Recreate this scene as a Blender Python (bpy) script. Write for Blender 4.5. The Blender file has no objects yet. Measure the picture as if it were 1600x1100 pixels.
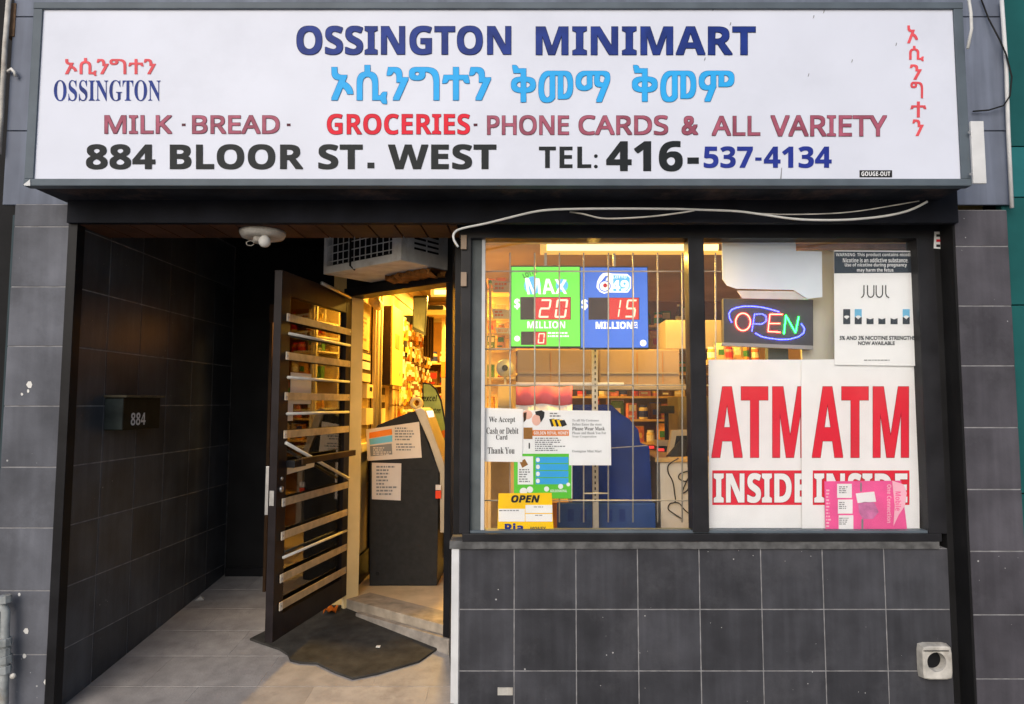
import bpy, bmesh, math, random
from mathutils import Vector, Matrix
random.seed(7)
R = math.radians
sc = bpy.context.scene
COL = sc.collection

# ------------------------------------------------------------------ camera
FPX, CX, CY, TH, ZC = 1070.0, 825.0, 550.0, R(4.3), 1.53
cam = bpy.data.cameras.new('camera'); cam.sensor_width = 36; cam.lens = 36 * FPX / 1600
cam.shift_x = (800 - CX) / 1600; cam.clip_start = 0.05; cam.clip_end = 2000
camo = bpy.data.objects.new('camera', cam); COL.objects.link(camo)
camo.location = (0, 0, ZC); camo.rotation_euler = (R(90) + TH, 0, 0)
sc.camera = camo
# ------------------------------------------------------------------ sky, sun, exposure
world = bpy.data.worlds.new('World'); sc.world = world; world.use_nodes = True
wn = world.node_tree; wn.nodes.clear()
sky = wn.nodes.new('ShaderNodeTexSky'); sky.sky_type = 'NISHITA'; sky.sun_disc = False
SUN_EL, SUN_AZ = R(30), R(200)
sky.sun_elevation = SUN_EL; sky.sun_rotation = SUN_AZ; sky.dust_density = 2.5; sky.air_density = 1.0
bg = wn.nodes.new('ShaderNodeBackground'); bg.inputs[1].default_value = 0.12
wo = wn.nodes.new('ShaderNodeOutputWorld')
wn.links.new(sky.outputs[0], bg.inputs[0]); wn.links.new(bg.outputs[0], wo.inputs[0])
sun = bpy.data.lights.new('sun', 'SUN'); sun.energy = 1.15; sun.angle = R(45); sun.color = (1.0, 0.98, 0.97)
suno = bpy.data.objects.new('sun', sun); COL.objects.link(suno)
sdir = Vector((math.sin(SUN_AZ) * math.cos(SUN_EL), math.cos(SUN_AZ) * math.cos(SUN_EL), math.sin(SUN_EL)))
suno.rotation_euler = sdir.to_track_quat('Z', 'Y').to_euler()
vs = sc.view_settings
vs.view_transform = 'Standard'; vs.look = 'None'; vs.gamma = 1.0; vs.exposure = 0.22
try: vs.use_curve_mapping = False
except Exception: pass
try: sc.cycles.use_denoising = True
except Exception: pass
sc.cycles.max_bounces = 8; sc.cycles.transparent_max_bounces = 12

# ------------------------------------------------------------------ helpers
def at(px, py, Y):
    """photo pixel + distance of the plane it lies on -> world point"""
    u = (px - CX) / FPX; v = (CY - py) / FPX
    t = Y / (math.cos(TH) - v * math.sin(TH))
    return Vector((u * t, Y, ZC + t * (math.sin(TH) + v * math.cos(TH))))
def atx(px, py, X):
    u = (px - CX) / FPX; v = (CY - py) / FPX; t = X / u
    return Vector((X, t * (math.cos(TH) - v * math.sin(TH)), ZC + t * (math.sin(TH) + v * math.cos(TH))))
def atz(px, py, zf):
    """pixel onto the ramp floor z = a + b*Y"""
    a, b = zf
    u = (px - CX) / FPX; v = (CY - py) / FPX
    dy = math.cos(TH) - v * math.sin(TH); dz = math.sin(TH) + v * math.cos(TH)
    t = (a - ZC) / (dz - b * dy)
    return Vector((u * t, dy * t, ZC + dz * t))
def lin(c):
    def f(x):
        x /= 255.0
        return x / 12.92 if x <= 0.04045 else ((x + 0.055) / 1.055) ** 2.4
    return tuple(f(x) for x in c)

MATS = {}
def mat(name, rgb, rough=0.6, var=0.15, scale=6.0, bump=0.0, bscale=40.0, rnd=0.0, metal=0.0, spec=0.15,
        emit=None, estr=0.0, streak=0.0, fleck=0.0, stain=None, stain_amt=0.0):
    m = bpy.data.materials.new(name); m.use_nodes = True; MATS[name] = m
    nt = m.node_tree; N = nt.nodes; L = nt.links
    b = N['Principled BSDF']; b.inputs['Roughness'].default_value = rough; b.inputs['Metallic'].default_value = metal
    b.inputs['Specular IOR Level'].default_value = spec
    tc = N.new('ShaderNodeTexCoord'); geo = N.new('ShaderNodeNewGeometry')
    no = N.new('ShaderNodeTexNoise'); no.inputs['Scale'].default_value = scale; no.inputs['Detail'].default_value = 6
    L.new(geo.outputs['Position'], no.inputs['Vector'])
    mr = N.new('ShaderNodeMapRange'); mr.inputs[1].default_value = 0.3; mr.inputs[2].default_value = 0.7
    mr.inputs[3].default_value = 1 - var; mr.inputs[4].default_value = 1 + var
    L.new(no.outputs[0], mr.inputs[0])
    val = mr.outputs[0]
    def mul(a, bb):
        q = N.new('ShaderNodeMath'); q.operation = 'MULTIPLY'; L.new(a, q.inputs[0]); L.new(bb, q.inputs[1]); return q.outputs[0]
    if rnd:
        oi = N.new('ShaderNodeObjectInfo'); r2 = N.new('ShaderNodeMapRange')
        r2.inputs[3].default_value = 1 - rnd; r2.inputs[4].default_value = 1 + rnd
        L.new(oi.outputs['Random'], r2.inputs[0]); val = mul(val, r2.outputs[0])
    if streak:
        mp = N.new('ShaderNodeMapping'); mp.inputs['Scale'].default_value = (22, 22, 1.6)
        L.new(geo.outputs['Position'], mp.inputs[0])
        n3 = N.new('ShaderNodeTexNoise'); n3.inputs['Scale'].default_value = 1.0; n3.inputs['Detail'].default_value = 5
        L.new(mp.outputs[0], n3.inputs['Vector'])
        r3 = N.new('ShaderNodeMapRange'); r3.inputs[1].default_value = 0.42; r3.inputs[2].default_value = 0.75
        r3.inputs[3].default_value = 1.0; r3.inputs[4].default_value = 1 + streak
        L.new(n3.outputs[0], r3.inputs[0]); val = mul(val, r3.outputs[0])
    mix = N.new('ShaderNodeMix'); mix.data_type = 'RGBA'; mix.blend_type = 'MULTIPLY'; mix.inputs[0].default_value = 1
    mix.inputs[6].default_value = (*rgb, 1)
    cb = N.new('ShaderNodeCombineColor')
    for i in range(3): L.new(val, cb.inputs[i])
    L.new(cb.outputs[0], mix.inputs[7])
    colr = mix.outputs[2]
    if stain:
        n4 = N.new('ShaderNodeTexNoise'); n4.inputs['Scale'].default_value = scale * 0.6; n4.inputs['Detail'].default_value = 8
        n4.inputs['Roughness'].default_value = 0.7
        L.new(geo.outputs['Position'], n4.inputs['Vector'])
        r4 = N.new('ShaderNodeMapRange'); r4.inputs[1].default_value = 0.52; r4.inputs[2].default_value = 0.68
        r4.inputs[4].default_value = stain_amt; L.new(n4.outputs[0], r4.inputs[0])
        mx = N.new('ShaderNodeMix'); mx.data_type = 'RGBA'; L.new(r4.outputs[0], mx.inputs[0]); L.new(colr, mx.inputs[6])
        mx.inputs[7].default_value = (*stain, 1); colr = mx.outputs[2]
    if fleck:
        vo = N.new('ShaderNodeTexVoronoi'); vo.inputs['Scale'].default_value = 24; vo.inputs['Randomness'].default_value = 1
        L.new(geo.outputs['Position'], vo.inputs['Vector'])
        n5 = N.new('ShaderNodeTexNoise'); n5.inputs['Scale'].default_value = 3.1; L.new(geo.outputs['Position'], n5.inputs['Vector'])
        r6 = N.new('ShaderNodeMapRange'); r6.inputs[1].default_value = 0.50; r6.inputs[2].default_value = 0.70; r6.inputs[3].default_value = 0.0
        r6.inputs[4].default_value = 0.115; L.new(n5.outputs[0], r6.inputs[0])
        lt = N.new('ShaderNodeMath'); lt.operation = 'LESS_THAN'; L.new(vo.outputs['Distance'], lt.inputs[0]); L.new(r6.outputs[0], lt.inputs[1])
        mm = N.new('ShaderNodeMath'); mm.operation = 'MULTIPLY'; L.new(lt.outputs[0], mm.inputs[0]); mm.inputs[1].default_value = fleck
        mx = N.new('ShaderNodeMix'); mx.data_type = 'RGBA'; L.new(mm.outputs[0], mx.inputs[0]); L.new(colr, mx.inputs[6])
        mx.inputs[7].default_value = (0.5, 0.5, 0.5, 1); colr = mx.outputs[2]
    L.new(colr, b.inputs['Base Color'])
    if emit:
        b.inputs['Emission Color'].default_value = (*emit, 1); b.inputs['Emission Strength'].default_value = estr
    if bump:
        n2 = N.new('ShaderNodeTexNoise'); n2.inputs['Scale'].default_value = bscale; n2.inputs['Detail'].default_value = 5
        L.new(geo.outputs['Position'], n2.inputs['Vector'])
        bp = N.new('ShaderNodeBump'); bp.inputs['Strength'].default_value = bump; bp.inputs['Distance'].default_value = 0.004
        L.new(n2.outputs[0], bp.inputs['Height']); L.new(bp.outputs[0], b.inputs['Normal'])
    return m
def glass_mat(name, tint=(1, 1, 1), ior=1.5, dust=0.028):
    m = bpy.data.materials.new(name); m.use_nodes = True; MATS[name] = m
    nt = m.node_tree; N = nt.nodes; L = nt.links; N.clear()
    o = N.new('ShaderNodeOutputMaterial'); mx = N.new('ShaderNodeMixShader'); fr = N.new('ShaderNodeFresnel'); fr.inputs[0].default_value = ior
    t = N.new('ShaderNodeBsdfTransparent'); t.inputs[0].default_value = (*tint, 1)
    g = N.new('ShaderNodeBsdfGlossy'); g.inputs['Roughness'].default_value = 0.02
    L.new(fr.outputs[0], mx.inputs[0]); L.new(t.outputs[0], mx.inputs[1]); L.new(g.outputs[0], mx.inputs[2]); geo = N.new('ShaderNodeNewGeometry'); mp = N.new('ShaderNodeMapping'); mp.inputs['Scale'].default_value = (3, 3, 1.2)
    n = N.new('ShaderNodeTexNoise'); n.inputs['Scale'].default_value = 1.6; n.inputs['Detail'].default_value = 9; n.inputs['Roughness'].default_value = 0.65
    L.new(geo.outputs['Position'], mp.inputs[0]); L.new(mp.outputs[0], n.inputs['Vector'])
    r = N.new('ShaderNodeMapRange'); r.inputs[1].default_value = 0.42; r.inputs[2].default_value = 0.75; r.inputs[4].default_value = dust; L.new(n.outputs[0], r.inputs[0])
    df = N.new('ShaderNodeBsdfDiffuse'); df.inputs[0].default_value = (0.75, 0.78, 0.8, 1); m2 = N.new('ShaderNodeMixShader')
    L.new(r.outputs[0], m2.inputs[0]); L.new(mx.outputs[0], m2.inputs[1]); L.new(df.outputs[0], m2.inputs[2]); L.new(m2.outputs[0], o.inputs[0])
    return m
def emat(name, rgb, s): return mat(name, (0.02, 0.02, 0.02), 0.4, 0.0, emit=rgb, estr=s)

tileM = mat('charcoal_tile', (0.047, 0.048, 0.056), 0.5, 0.25, 5, 0.25, 60, 0.16, streak=0.3, fleck=0.8, stain=(0.085,0.085,0.095), stain_amt=0.5)
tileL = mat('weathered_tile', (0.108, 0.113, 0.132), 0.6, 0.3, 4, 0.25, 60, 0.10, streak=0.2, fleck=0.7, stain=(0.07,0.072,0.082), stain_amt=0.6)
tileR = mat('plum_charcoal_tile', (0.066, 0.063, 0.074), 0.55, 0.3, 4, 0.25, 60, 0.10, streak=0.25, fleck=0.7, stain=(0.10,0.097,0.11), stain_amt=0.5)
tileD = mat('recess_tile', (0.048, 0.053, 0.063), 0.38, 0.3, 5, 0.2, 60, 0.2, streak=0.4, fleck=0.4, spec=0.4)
grout = mat('grout', (0.25, 0.25, 0.26), 0.9, 0.3, 20, 0.3, 80)
blackM = mat('black_metal', (0.012, 0.012, 0.014), 0.4, 0.3, 8, 0.1, 60)
frameM = mat('window_frame_black', (0.02, 0.02, 0.023), 0.35, 0.3, 6, 0.1, 50)
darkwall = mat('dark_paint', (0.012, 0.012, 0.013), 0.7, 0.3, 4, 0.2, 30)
fasciaM = mat('blue_grey_metal', (0.135, 0.155, 0.205), 0.45, 0.2, 3, 0.08, 20, streak=0.3)
signframeM = mat('sign_frame_grey', (0.10, 0.125, 0.15), 0.4, 0.15, 6, 0.05, 30)
signface = mat('sign_acrylic', (0.66, 0.695, 0.80), 0.35, 0.04, 2.5, 0.0, spec=0.2, stain=(0.52,0.55,0.64), stain_amt=0.25)
underM = mat('peeling_underside', (0.02, 0.022, 0.028), 0.7, 0.5, 5, 0.4, 30, stain=(0.14, 0.09, 0.075), stain_amt=0.8)
plankM = mat('brown_plank', (0.075, 0.035, 0.022), 0.6, 0.3, 6, 0.2, 40, 0.15, streak=0.2)
stoneM = mat('sill_stone', (0.10, 0.10, 0.10), 0.8, 0.35, 20, 0.5, 60)
whitetrim = mat('white_trim', (0.62, 0.63, 0.64), 0.5, 0.08, 10, 0.05)
floorM = mat('entry_floor_tile', (0.35, 0.325, 0.31), 0.55, 0.18, 9, 0.35, 90, 0.10, stain=(0.23, 0.21, 0.205), stain_amt=0.6, fleck=0.2)
walkM = mat('concrete', (0.28, 0.27, 0.26), 0.85, 0.2, 3, 0.4, 60)
rubber = mat('rubber_mat', (0.045, 0.043, 0.04), 0.8, 0.3, 14, 0.6, 160)
white = mat('white_plastic', (0.7, 0.69, 0.66), 0.4, 0.06, 12)
cablew = mat('white_cable', (0.6, 0.6, 0.58), 0.5, 0.1, 20)
cableb = mat('black_cable', (0.012, 0.012, 0.012), 0.5, 0.1, 20)
oldwhite = mat('grimy_white', (0.5, 0.48, 0.44), 0.6, 0.3, 14, 0.2, 50, stain=(0.2, 0.15, 0.11), stain_amt=0.5)
acM = mat('aged_ac_metal', (0.66, 0.66, 0.66), 0.5, 0.15, 10, 0.1, 40, stain=(0.24, 0.15, 0.09), stain_amt=0.35)
foamM = mat('orange_foam', (0.30, 0.13, 0.035), 0.9, 0.5, 20, 1.0, 40)
doorM = mat('dark_brown_door_metal', (0.017, 0.013, 0.014), 0.4, 0.3, 8, 0.1, 50)
tanbar = mat('tan_bar', (0.50, 0.38, 0.23), 0.55, 0.2, 18, 0.2, 60, 0.12, stain=(0.28, 0.2, 0.12), stain_amt=0.5)
whitebar = mat('white_bar', (0.72, 0.69, 0.62), 0.35, 0.1, 14)
steel = mat('brushed_steel', (0.5, 0.5, 0.5), 0.35, 0.1, 30, metal=0.9)
grille = mat('grille_grey', (0.42, 0.42, 0.40), 0.45, 0.12, 20, metal=0.2)
paper = mat('paper_white', (0.86, 0.88, 0.90), 0.7, 0.03, 8, 0.1, 12)
paperw = mat('paper_warm', (0.68, 0.62, 0.58), 0.7, 0.04, 8, 0.1, 12)
ink = mat('ink_black', (0.02, 0.02, 0.022), 0.6, 0.1)
inkg = mat('ink_grey', (0.22, 0.23, 0.25), 0.6, 0.1)
navy = mat('paint_navy', lin((28, 52, 128)), 0.45, 0.25, 12)
navyd = mat('paint_navy_edge', lin((12, 22, 62)), 0.45, 0.1)
cyan = mat('paint_sky_blue', lin((48, 170, 238)), 0.45, 0.06, 8)
cyand = mat('paint_sky_blue_edge', lin((50, 110, 160)), 0.45, 0.06)
redp = mat('paint_red', lin((214, 28, 52)), 0.45, 0.12, 10)
redd = mat('paint_red_edge', lin((130, 20, 40)), 0.45, 0.1)
redf = mat('paint_faded_red', lin((218, 84, 92)), 0.45, 0.15, 10)
maroon = mat('paint_maroon', lin((158, 84, 104)), 0.45, 0.3, 14)
maroond = mat('paint_maroon_edge', lin((84, 36, 52)), 0.45, 0.1)
blackp = mat('paint_black', lin((24, 30, 34)), 0.45, 0.15, 10)
blue2 = mat('paint_royal', lin((36, 52, 140)), 0.45, 0.2, 12)
posterred = mat('poster_red', lin((225, 40, 62)), 0.5, 0.06, 8)
pink = mat('card_pink', lin((238, 96, 160)), 0.5, 0.1, 8)
pinkl = mat('card_pale_pink', lin((245, 190, 210)), 0.5, 0.06, 8)
inkdark = mat('print_slate', lin((44, 54, 66)), 0.6, 0.1)
podblue = mat('print_light_blue', lin((110, 185, 225)), 0.6, 0.08)
yellowM = mat('card_yellow', lin((250, 205, 10)), 0.5, 0.05, 8)
greenP = mat('print_green', lin((95, 200, 60)), 0.6, 0.06)
blueP = mat('print_blue', lin((60, 170, 235)), 0.6, 0.06)
orangeP = mat('print_orange', lin((225, 130, 50)), 0.6, 0.1)
skinP = mat('print_skin', lin((225, 180, 165)), 0.6, 0.1)
brownP = mat('print_brown', lin((150, 105, 50)), 0.6, 0.2)
olive = mat('mailbox_dark_metal', (0.013, 0.013, 0.009), 0.45, 0.4, 14, 0.2, 40)
olivel = mat('mailbox_side_green', (0.035, 0.043, 0.04), 0.5, 0.3, 14)
teal = mat('teal_panel', (0.012, 0.095, 0.095), 0.35, 0.2, 3)
cream = mat('cream_wall', (0.62, 0.44, 0.18), 0.7, 0.10, 3)
creamp = mat('cream_paint_panel', (0.74, 0.60, 0.33), 0.5, 0.10, 5)
intceil = mat('shop_ceiling', (0.40, 0.32, 0.17), 0.8, 0.15, 2)
intfloor = mat('shop_floor', (0.62, 0.48, 0.30), 0.55, 0.15, 6, 0.1, 30, stain=(0.4, 0.3, 0.18), stain_amt=0.4)
slat = mat('slatwall_board', (0.66, 0.50, 0.26), 0.5, 0.1, 5)
darkbrown = mat('dark_brown_wood', (0.05, 0.026, 0.012), 0.6, 0.3, 8)
atmM = mat('kiosk_charcoal', (0.022, 0.022, 0.022), 0.5, 0.15, 30, 0.15, 200)
atmS = mat('kiosk_silver', (0.45, 0.38, 0.28), 0.35, 0.1, 10, metal=0.4)
card = mat('cardboard', (0.25, 0.18, 0.13), 0.8, 0.12, 8, 0.15, 60)
cardg = mat('grey_cardboard', (0.24, 0.20, 0.16), 0.8, 0.12, 8)
bluecab = mat('navy_plastic', (0.006, 0.028, 0.19), 0.4, 0.2, 6, 0.1, 30)
bluecab2 = mat('navy_plastic_base', (0.018, 0.055, 0.23), 0.45, 0.2, 6, 0.1, 30)
counterw = mat('counter_white', (0.62, 0.60, 0.55), 0.5, 0.08, 8)
wood = mat('wood_top', (0.55, 0.36, 0.14), 0.45, 0.2, 6)
beige = mat('beige_plastic', (0.45, 0.36, 0.22), 0.5, 0.1, 12)
darkp = mat('dark_plastic', (0.02, 0.02, 0.02), 0.4, 0.1, 12)
flagred = mat('cloth_rose', lin((205, 95, 110)), 0.8, 0.12, 12)
flagwhite = mat('cloth_white', (0.62, 0.6, 0.6), 0.8, 0.1, 12)
palebag = mat('pale_blue_board', (0.70, 0.78, 0.88), 0.5, 0.06, 4)
paleborder = mat('pale_grey_panel', (0.52, 0.52, 0.48), 0.6, 0.08, 5)
greengum = mat('display_green', (0.36, 0.52, 0.22), 0.5, 0.15, 12)
leafM = mat('orange_leaf', (0.62, 0.15, 0.015), 0.6, 0.3, 30)
screenM = mat('grey_screen', (0.10, 0.11, 0.105), 0.25, 0.2, 10)
picM = mat('pale_landscape_print', (0.38, 0.45, 0.38), 0.5, 0.35, 28, stain=(0.10, 0.13, 0.12), stain_amt=0.8)
valve = mat('weathered_pipe', (0.30, 0.32, 0.32), 0.6, 0.35, 16, 0.5, 50, stain=(0.22, 0.15, 0.08), stain_amt=0.6)
redlamp = emat('red_indicator', (1.0, 0.04, 0.03), 1.2)
ledR = emat('led_red', (1.0, 0.18, 0.10), 5.0)
ledRw = emat('led_red_core', (1.0, 0.04, 0.025), 34)
ledB = emat('led_blue', (0.04, 0.05, 1.0), 24)
ledG = emat('led_green', (0.01, 1.0, 0.06), 28)
segM = emat('segment_glow', (1.0, 0.62, 0.42), 1.6)
segbg = mat('display_red', (0.06, 0.01, 0.01), 0.4, 0.1, emit=(0.95, 0.06, 0.05), estr=0.75)
segoff = mat('display_unlit', (0.06, 0.035, 0.03), 0.35, 0.2, 6)
backgreen = mat('backlit_green', (0.10, 0.4, 0.05), 0.4, 0.05, emit=(0.16, 0.86, 0.07), estr=0.75)
backblue = mat('backlit_blue', (0.05, 0.12, 0.4), 0.4, 0.05, emit=(0.05, 0.17, 0.78), estr=0.6)
backwhite = mat('backlit_white', (0.6, 0.6, 0.6), 0.4, 0.0, emit=(1, 1, 1), estr=0.75)
backcyan = mat('backlit_cyan', (0.1, 0.3, 0.5), 0.4, 0.0, emit=(0.10, 0.5, 0.95), estr=0.7)
tubeM = emat('warm_tube', (1.0, 0.66, 0.20), 3.2)
fixM = mat('fixture_yellow', (0.8, 0.62, 0.25), 0.4, 0.05, emit=(1.0, 0.62, 0.12), estr=0.55)
glassM = glass_mat('window_glass', (1, 1, 1), 1.34, 0.016)
glassD = glass_mat('door_glass', (0.80, 0.80, 0.77), 2.3, 0.02)

class MB:
    def __init__(s): s.v = []; s.f = []
    def add(s, vs, fs):
        o = len(s.v); s.v += [Vector(p) for p in vs]; s.f += [tuple(i + o for i in f) for f in fs]; return s
    def box(s, x0, x1, y0, y1, z0, z1):
        return s.add([(x0,y0,z0),(x1,y0,z0),(x1,y1,z0),(x0,y1,z0),(x0,y0,z1),(x1,y0,z1),(x1,y1,z1),(x0,y1,z1)],
            [(0,3,2,1),(4,5,6,7),(0,1,5,4),(1,2,6,5),(2,3,7,6),(3,0,4,7)])
    def prism(s, poly, y0, y1):           # poly in XZ, counter-clockwise seen from -Y
        n = len(poly)
        return s.add([(p[0], y0, p[1]) for p in poly] + [(p[0], y1, p[1]) for p in poly],
            [tuple(range(n)), tuple(range(2*n-1, n-1, -1))] + [(i, i+n, (i+1) % n + n, (i+1) % n) for i in range(n)])
    def slab(s, poly, z0f, th):           # poly in XY on a sloping floor
        n = len(poly)
        return s.add([(p[0], p[1], z0f(p) ) for p in poly] + [(p[0], p[1], z0f(p) + th) for p in poly],
            [tuple(range(n-1, -1, -1)), tuple(range(n, 2*n))] + [(i, (i+1) % n, (i+1) % n + n, i+n) for i in range(n)])
    def hexa(s, a, b, c, d, off):         # quad a b c d (TL TR BR BL) thickened by off
        off = Vector(off)
        return s.add([a, b, c, d] + [Vector(p) + off for p in (a, b, c, d)],
            [(0,3,2,1),(4,5,6,7),(0,1,5,4),(1,2,6,5),(2,3,7,6),(3,0,4,7)])
    def tube(s, pts, r, n=8, caps=True):
        pts = [Vector(p) for p in pts]; rings = []
        prev = None
        for i, p in enumerate(pts):
            d = (pts[min(i+1, len(pts)-1)] - pts[max(i-1, 0)]).normalized()
            a = d.cross(Vector((0,0,1)))
            if a.length < 1e-3: a = d.cross(Vector((0,1,0)))
            a.normalize()
            if prev is not None and prev.length:
                a = (prev - d * prev.dot(d)).normalized()
            prev = a; b = d.cross(a); rr = r[i] if isinstance(r, (list, tuple)) else r
            rings.append([p + (a * math.cos(2*math.pi*k/n) + b * math.sin(2*math.pi*k/n)) * rr for k in range(n)])
        o = []; f = []
        for rg in rings: o += rg
        for i in range(len(rings)-1):
            for k in range(n): f.append((i*n+k, i*n+(k+1) % n, (i+1)*n+(k+1) % n, (i+1)*n+k))
        if caps: f.append(tuple(range(n-1, -1, -1))); f.append(tuple((len(rings)-1)*n+k for k in range(n)))
        return s.add(o, f)
    def lathe(s, c, prof, n=16, axis=2):
        c = Vector(c); o = []; f = []
        for (r, h) in prof:
            for k in range(n):
                a = 2*math.pi*k/n; p = [r*math.cos(a), r*math.sin(a), h]
                if axis == 1: p = [p[0], p[2], p[1]]
                if axis == 0: p = [p[2], p[0], p[1]]
                o.append(c + Vector(p))
        for i in range(len(prof)-1):
            for k in range(n): f.append((i*n+k, i*n+(k+1) % n, (i+1)*n+(k+1) % n, (i+1)*n+k))
        f.append(tuple(range(n-1, -1, -1))); f.append(tuple((len(prof)-1)*n+k for k in range(n)))
        return s.add(o, f)

def wloc(o):
    v = Vector((0,0,0))
    while o is not None: v = v + o.location; o = o.parent
    return v
def obj(name, mb, m, parent=None, local=False, bevel=0.0, smooth=False, base=True):
    me = bpy.data.meshes.new(name)
    off = Vector((0,0,0))
    if parent is not None and not local: off = wloc(parent)
    elif parent is None and base and mb.v:
        xs = [p.x for p in mb.v]; ys = [p.y for p in mb.v]; zs = [p.z for p in mb.v]
        off = Vector(((min(xs)+max(xs))/2, (min(ys)+max(ys))/2, min(zs)))
    me.from_pydata([tuple(p - off) for p in mb.v], [], mb.f)
    bm = bmesh.new(); bm.from_mesh(me); bmesh.ops.recalc_face_normals(bm, faces=bm.faces)
    if bevel: bmesh.ops.bevel(bm, geom=[e for e in bm.edges if len(e.link_faces) == 2 and e.calc_face_angle(0) > 0.6], offset=bevel, segments=2, affect='EDGES', profile=0.7)
    bm.to_mesh(me); bm.free()
    if smooth:
        for p in me.polygons: p.use_smooth = True
    o = bpy.data.objects.new(name, me); COL.objects.link(o); o.parent = parent
    if parent is None: o.location = off
    if m is not None: me.materials.append(m)
    return o
def tag(o, label=None, cat=None, group=None, kind=None):
    if label: o['label'] = label
    if cat: o['category'] = cat
    if group: o['group'] = group
    if kind: o['kind'] = kind
    return o
def thing(name, label, cat, loc=(0,0,0), rz=0.0, group=None):
    o = bpy.data.objects.new(name, None); COL.objects.link(o); o.empty_display_size = 0.1
    o.location = loc; o.rotation_euler = (0,0,rz)
    return tag(o, label, cat, group)
def struct(name, mb, m, **k): return tag(obj(name, mb, m, **k), kind='structure')

# ---- lettering: real outlines from Blender's own built-in fonts
STY = {'bold': (0x1D5D4, 0x1D5EE, 0x1D7EC), 'serif': (0x1D400, 0x1D41A, 0x1D7CE), 'bi': (0x1D63C, 0x1D656, 0x1D7EC),
       'sans': (0x1D5A0, 0x1D5BA, 0x1D7E2), 'plain': None}
TC = {}; KEEP = []
def glyphs(body, sty, off=0.0):
    key = (body, sty, off)
    if key in TC: return TC[key]
    st = STY[sty]; s = ''
    for c in body:
        if st and 'A' <= c <= 'Z': s += chr(st[0] + ord(c) - 65)
        elif st and 'a' <= c <= 'z': s += chr(st[1] + ord(c) - 97)
        elif st and '0' <= c <= '9': s += chr(st[2] + ord(c) - 48)
        else: s += c
    cu = bpy.data.curves.new('t', 'FONT'); cu.body = s; cu.resolution_u = 4; cu.offset = off
    o = bpy.data.objects.new('t', cu)
    me = bpy.data.meshes.new_from_object(o)
    v = [tuple(p.co) for p in me.vertices]; f = [tuple(p.vertices) for p in me.polygons]
    bpy.data.objects.remove(o); KEEP.append(cu); bpy.data.meshes.remove(me)
    x0 = min(p[0] for p in v); x1 = max(p[0] for p in v); y0 = min(p[1] for p in v); y1 = max(p[1] for p in v)
    TC[key] = ([((p[0]-x0)/(x1-x0), (p[1]-y0)/(y1-y0)) for p in v], f)
    return TC[key]
def text(body, sty, box, Y, m, parent, edge=None, off=0.0, quad=None, name='lettering', rot=0, eoff=0.012):
    """box = photo pixels x0,y0,x1,y1 of the words on the plane at distance Y"""
    if quad is None:
        x0, y0, x1, y1 = box; quad = ((x0,y0),(x1,y0),(x1,y1),(x0,y1))
    (ax,ay),(bx,by),(cx,cy),(dx,dy) = quad
    g = glyphs(body, sty)
    def put(shifts, Yp):
        mb = MB()
        for q, (hx, hy) in enumerate(shifts):
            vs = []
            for (s, t) in g[0]:
                if rot == 90: s, t = t, 1 - s
                if rot == -90: s, t = 1 - t, s
                px = (ax*(1-s)+bx*s)*t + (dx*(1-s)+cx*s)*(1-t) + hx; py = (ay*(1-s)+by*s)*t + (dy*(1-s)+cy*s)*(1-t) + hy
                vs.append(at(px, py, Yp - 0.00012*q))
            mb.add(vs, g[1])
        return mb
    w = off
    sh = [(0, 0)] if not w else [(-w, -w), (w, -w), (w, w), (-w, w), (0, -w), (0, w), (-w, 0), (w, 0)]
    o = obj(name, put(sh, Y - (0.0016 if edge is not None else 0)), m, parent)
    if edge is not None and parent is not None:
        e = w + eoff
        obj('letter_edge', put([(-e, -e), (e, -e), (e, e), (-e, e), (0, -e), (0, e), (-e, 0), (e, 0)], Y), edge, o)
    return o
def rect(box, Y, m, parent, name='printed_patch'):
    x0, y0, x1, y1 = box
    return obj(name, MB().add([at(x0,y1,Y), at(x1,y1,Y), at(x1,y0,Y), at(x0,y0,Y)], [(0,1,2,3)]), m, parent)
def poly(pts, Y, m, parent, name='printed_patch'):
    return obj(name, MB().add([at(x, y, Y) for x, y in pts], [tuple(range(len(pts)-1, -1, -1))]), m, parent)
def oval(cx, cy, rx, ry, Y, m, parent, name='printed_patch', n=20):
    return poly([(cx + rx*math.cos(2*math.pi*k/n), cy + ry*math.sin(2*math.pi*k/n)) for k in range(n)], Y, m, parent, name)
def lines(box, n, Y, m, parent, name='printed_lines', wmin=0.5, seed=1):
    rr = random.Random(seed); x0, y0, x1, y1 = box; mb = MB(); h = (y1-y0)/n
    for i in range(n):
        x = x0; end = x0 + (x1-x0)*(wmin + (1-wmin)*rr.random())
        while x < end:
            w = min(rr.uniform(1.5, 6), end-x)
            a, b = y0 + h*i, y0 + h*(i+0.5)
            mb.add([at(x,b,Y), at(x+w,b,Y), at(x+w,a,Y), at(x,a,Y)], [(0,1,2,3)]); x += w + 1.2
    return obj(name, mb, m, parent)
def sheet(name, label, cat, quad, Y, m, th=0.0012, group=None):
    """paper or board: TL TR BR BL in photo pixels on the plane at distance Y"""
    q = [at(x, y, Y) for x, y in quad]
    c = sum((Vector(p) for p in q), Vector()) / 4
    t = thing(name, label, cat, (c.x, c.y, min(p.z for p in q)), 0, group)
    obj('sheet' if th < 0.004 else 'board', MB().hexa(*q, (0, th, 0)), m, t)
    return t

YS, YP, YW, YG = 3.145, 3.42, 3.54, 3.585
RAMP = (ZC - 1.50 - 0.11 * 3.42, 0.11)
def rz(p): return RAMP[0] + RAMP[1] * p[1]
ZF = 0.235      # shop floor
HX, HY = -1.204, 4.65   # door hinge
XL = -2.30     # face of the recess wall

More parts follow.
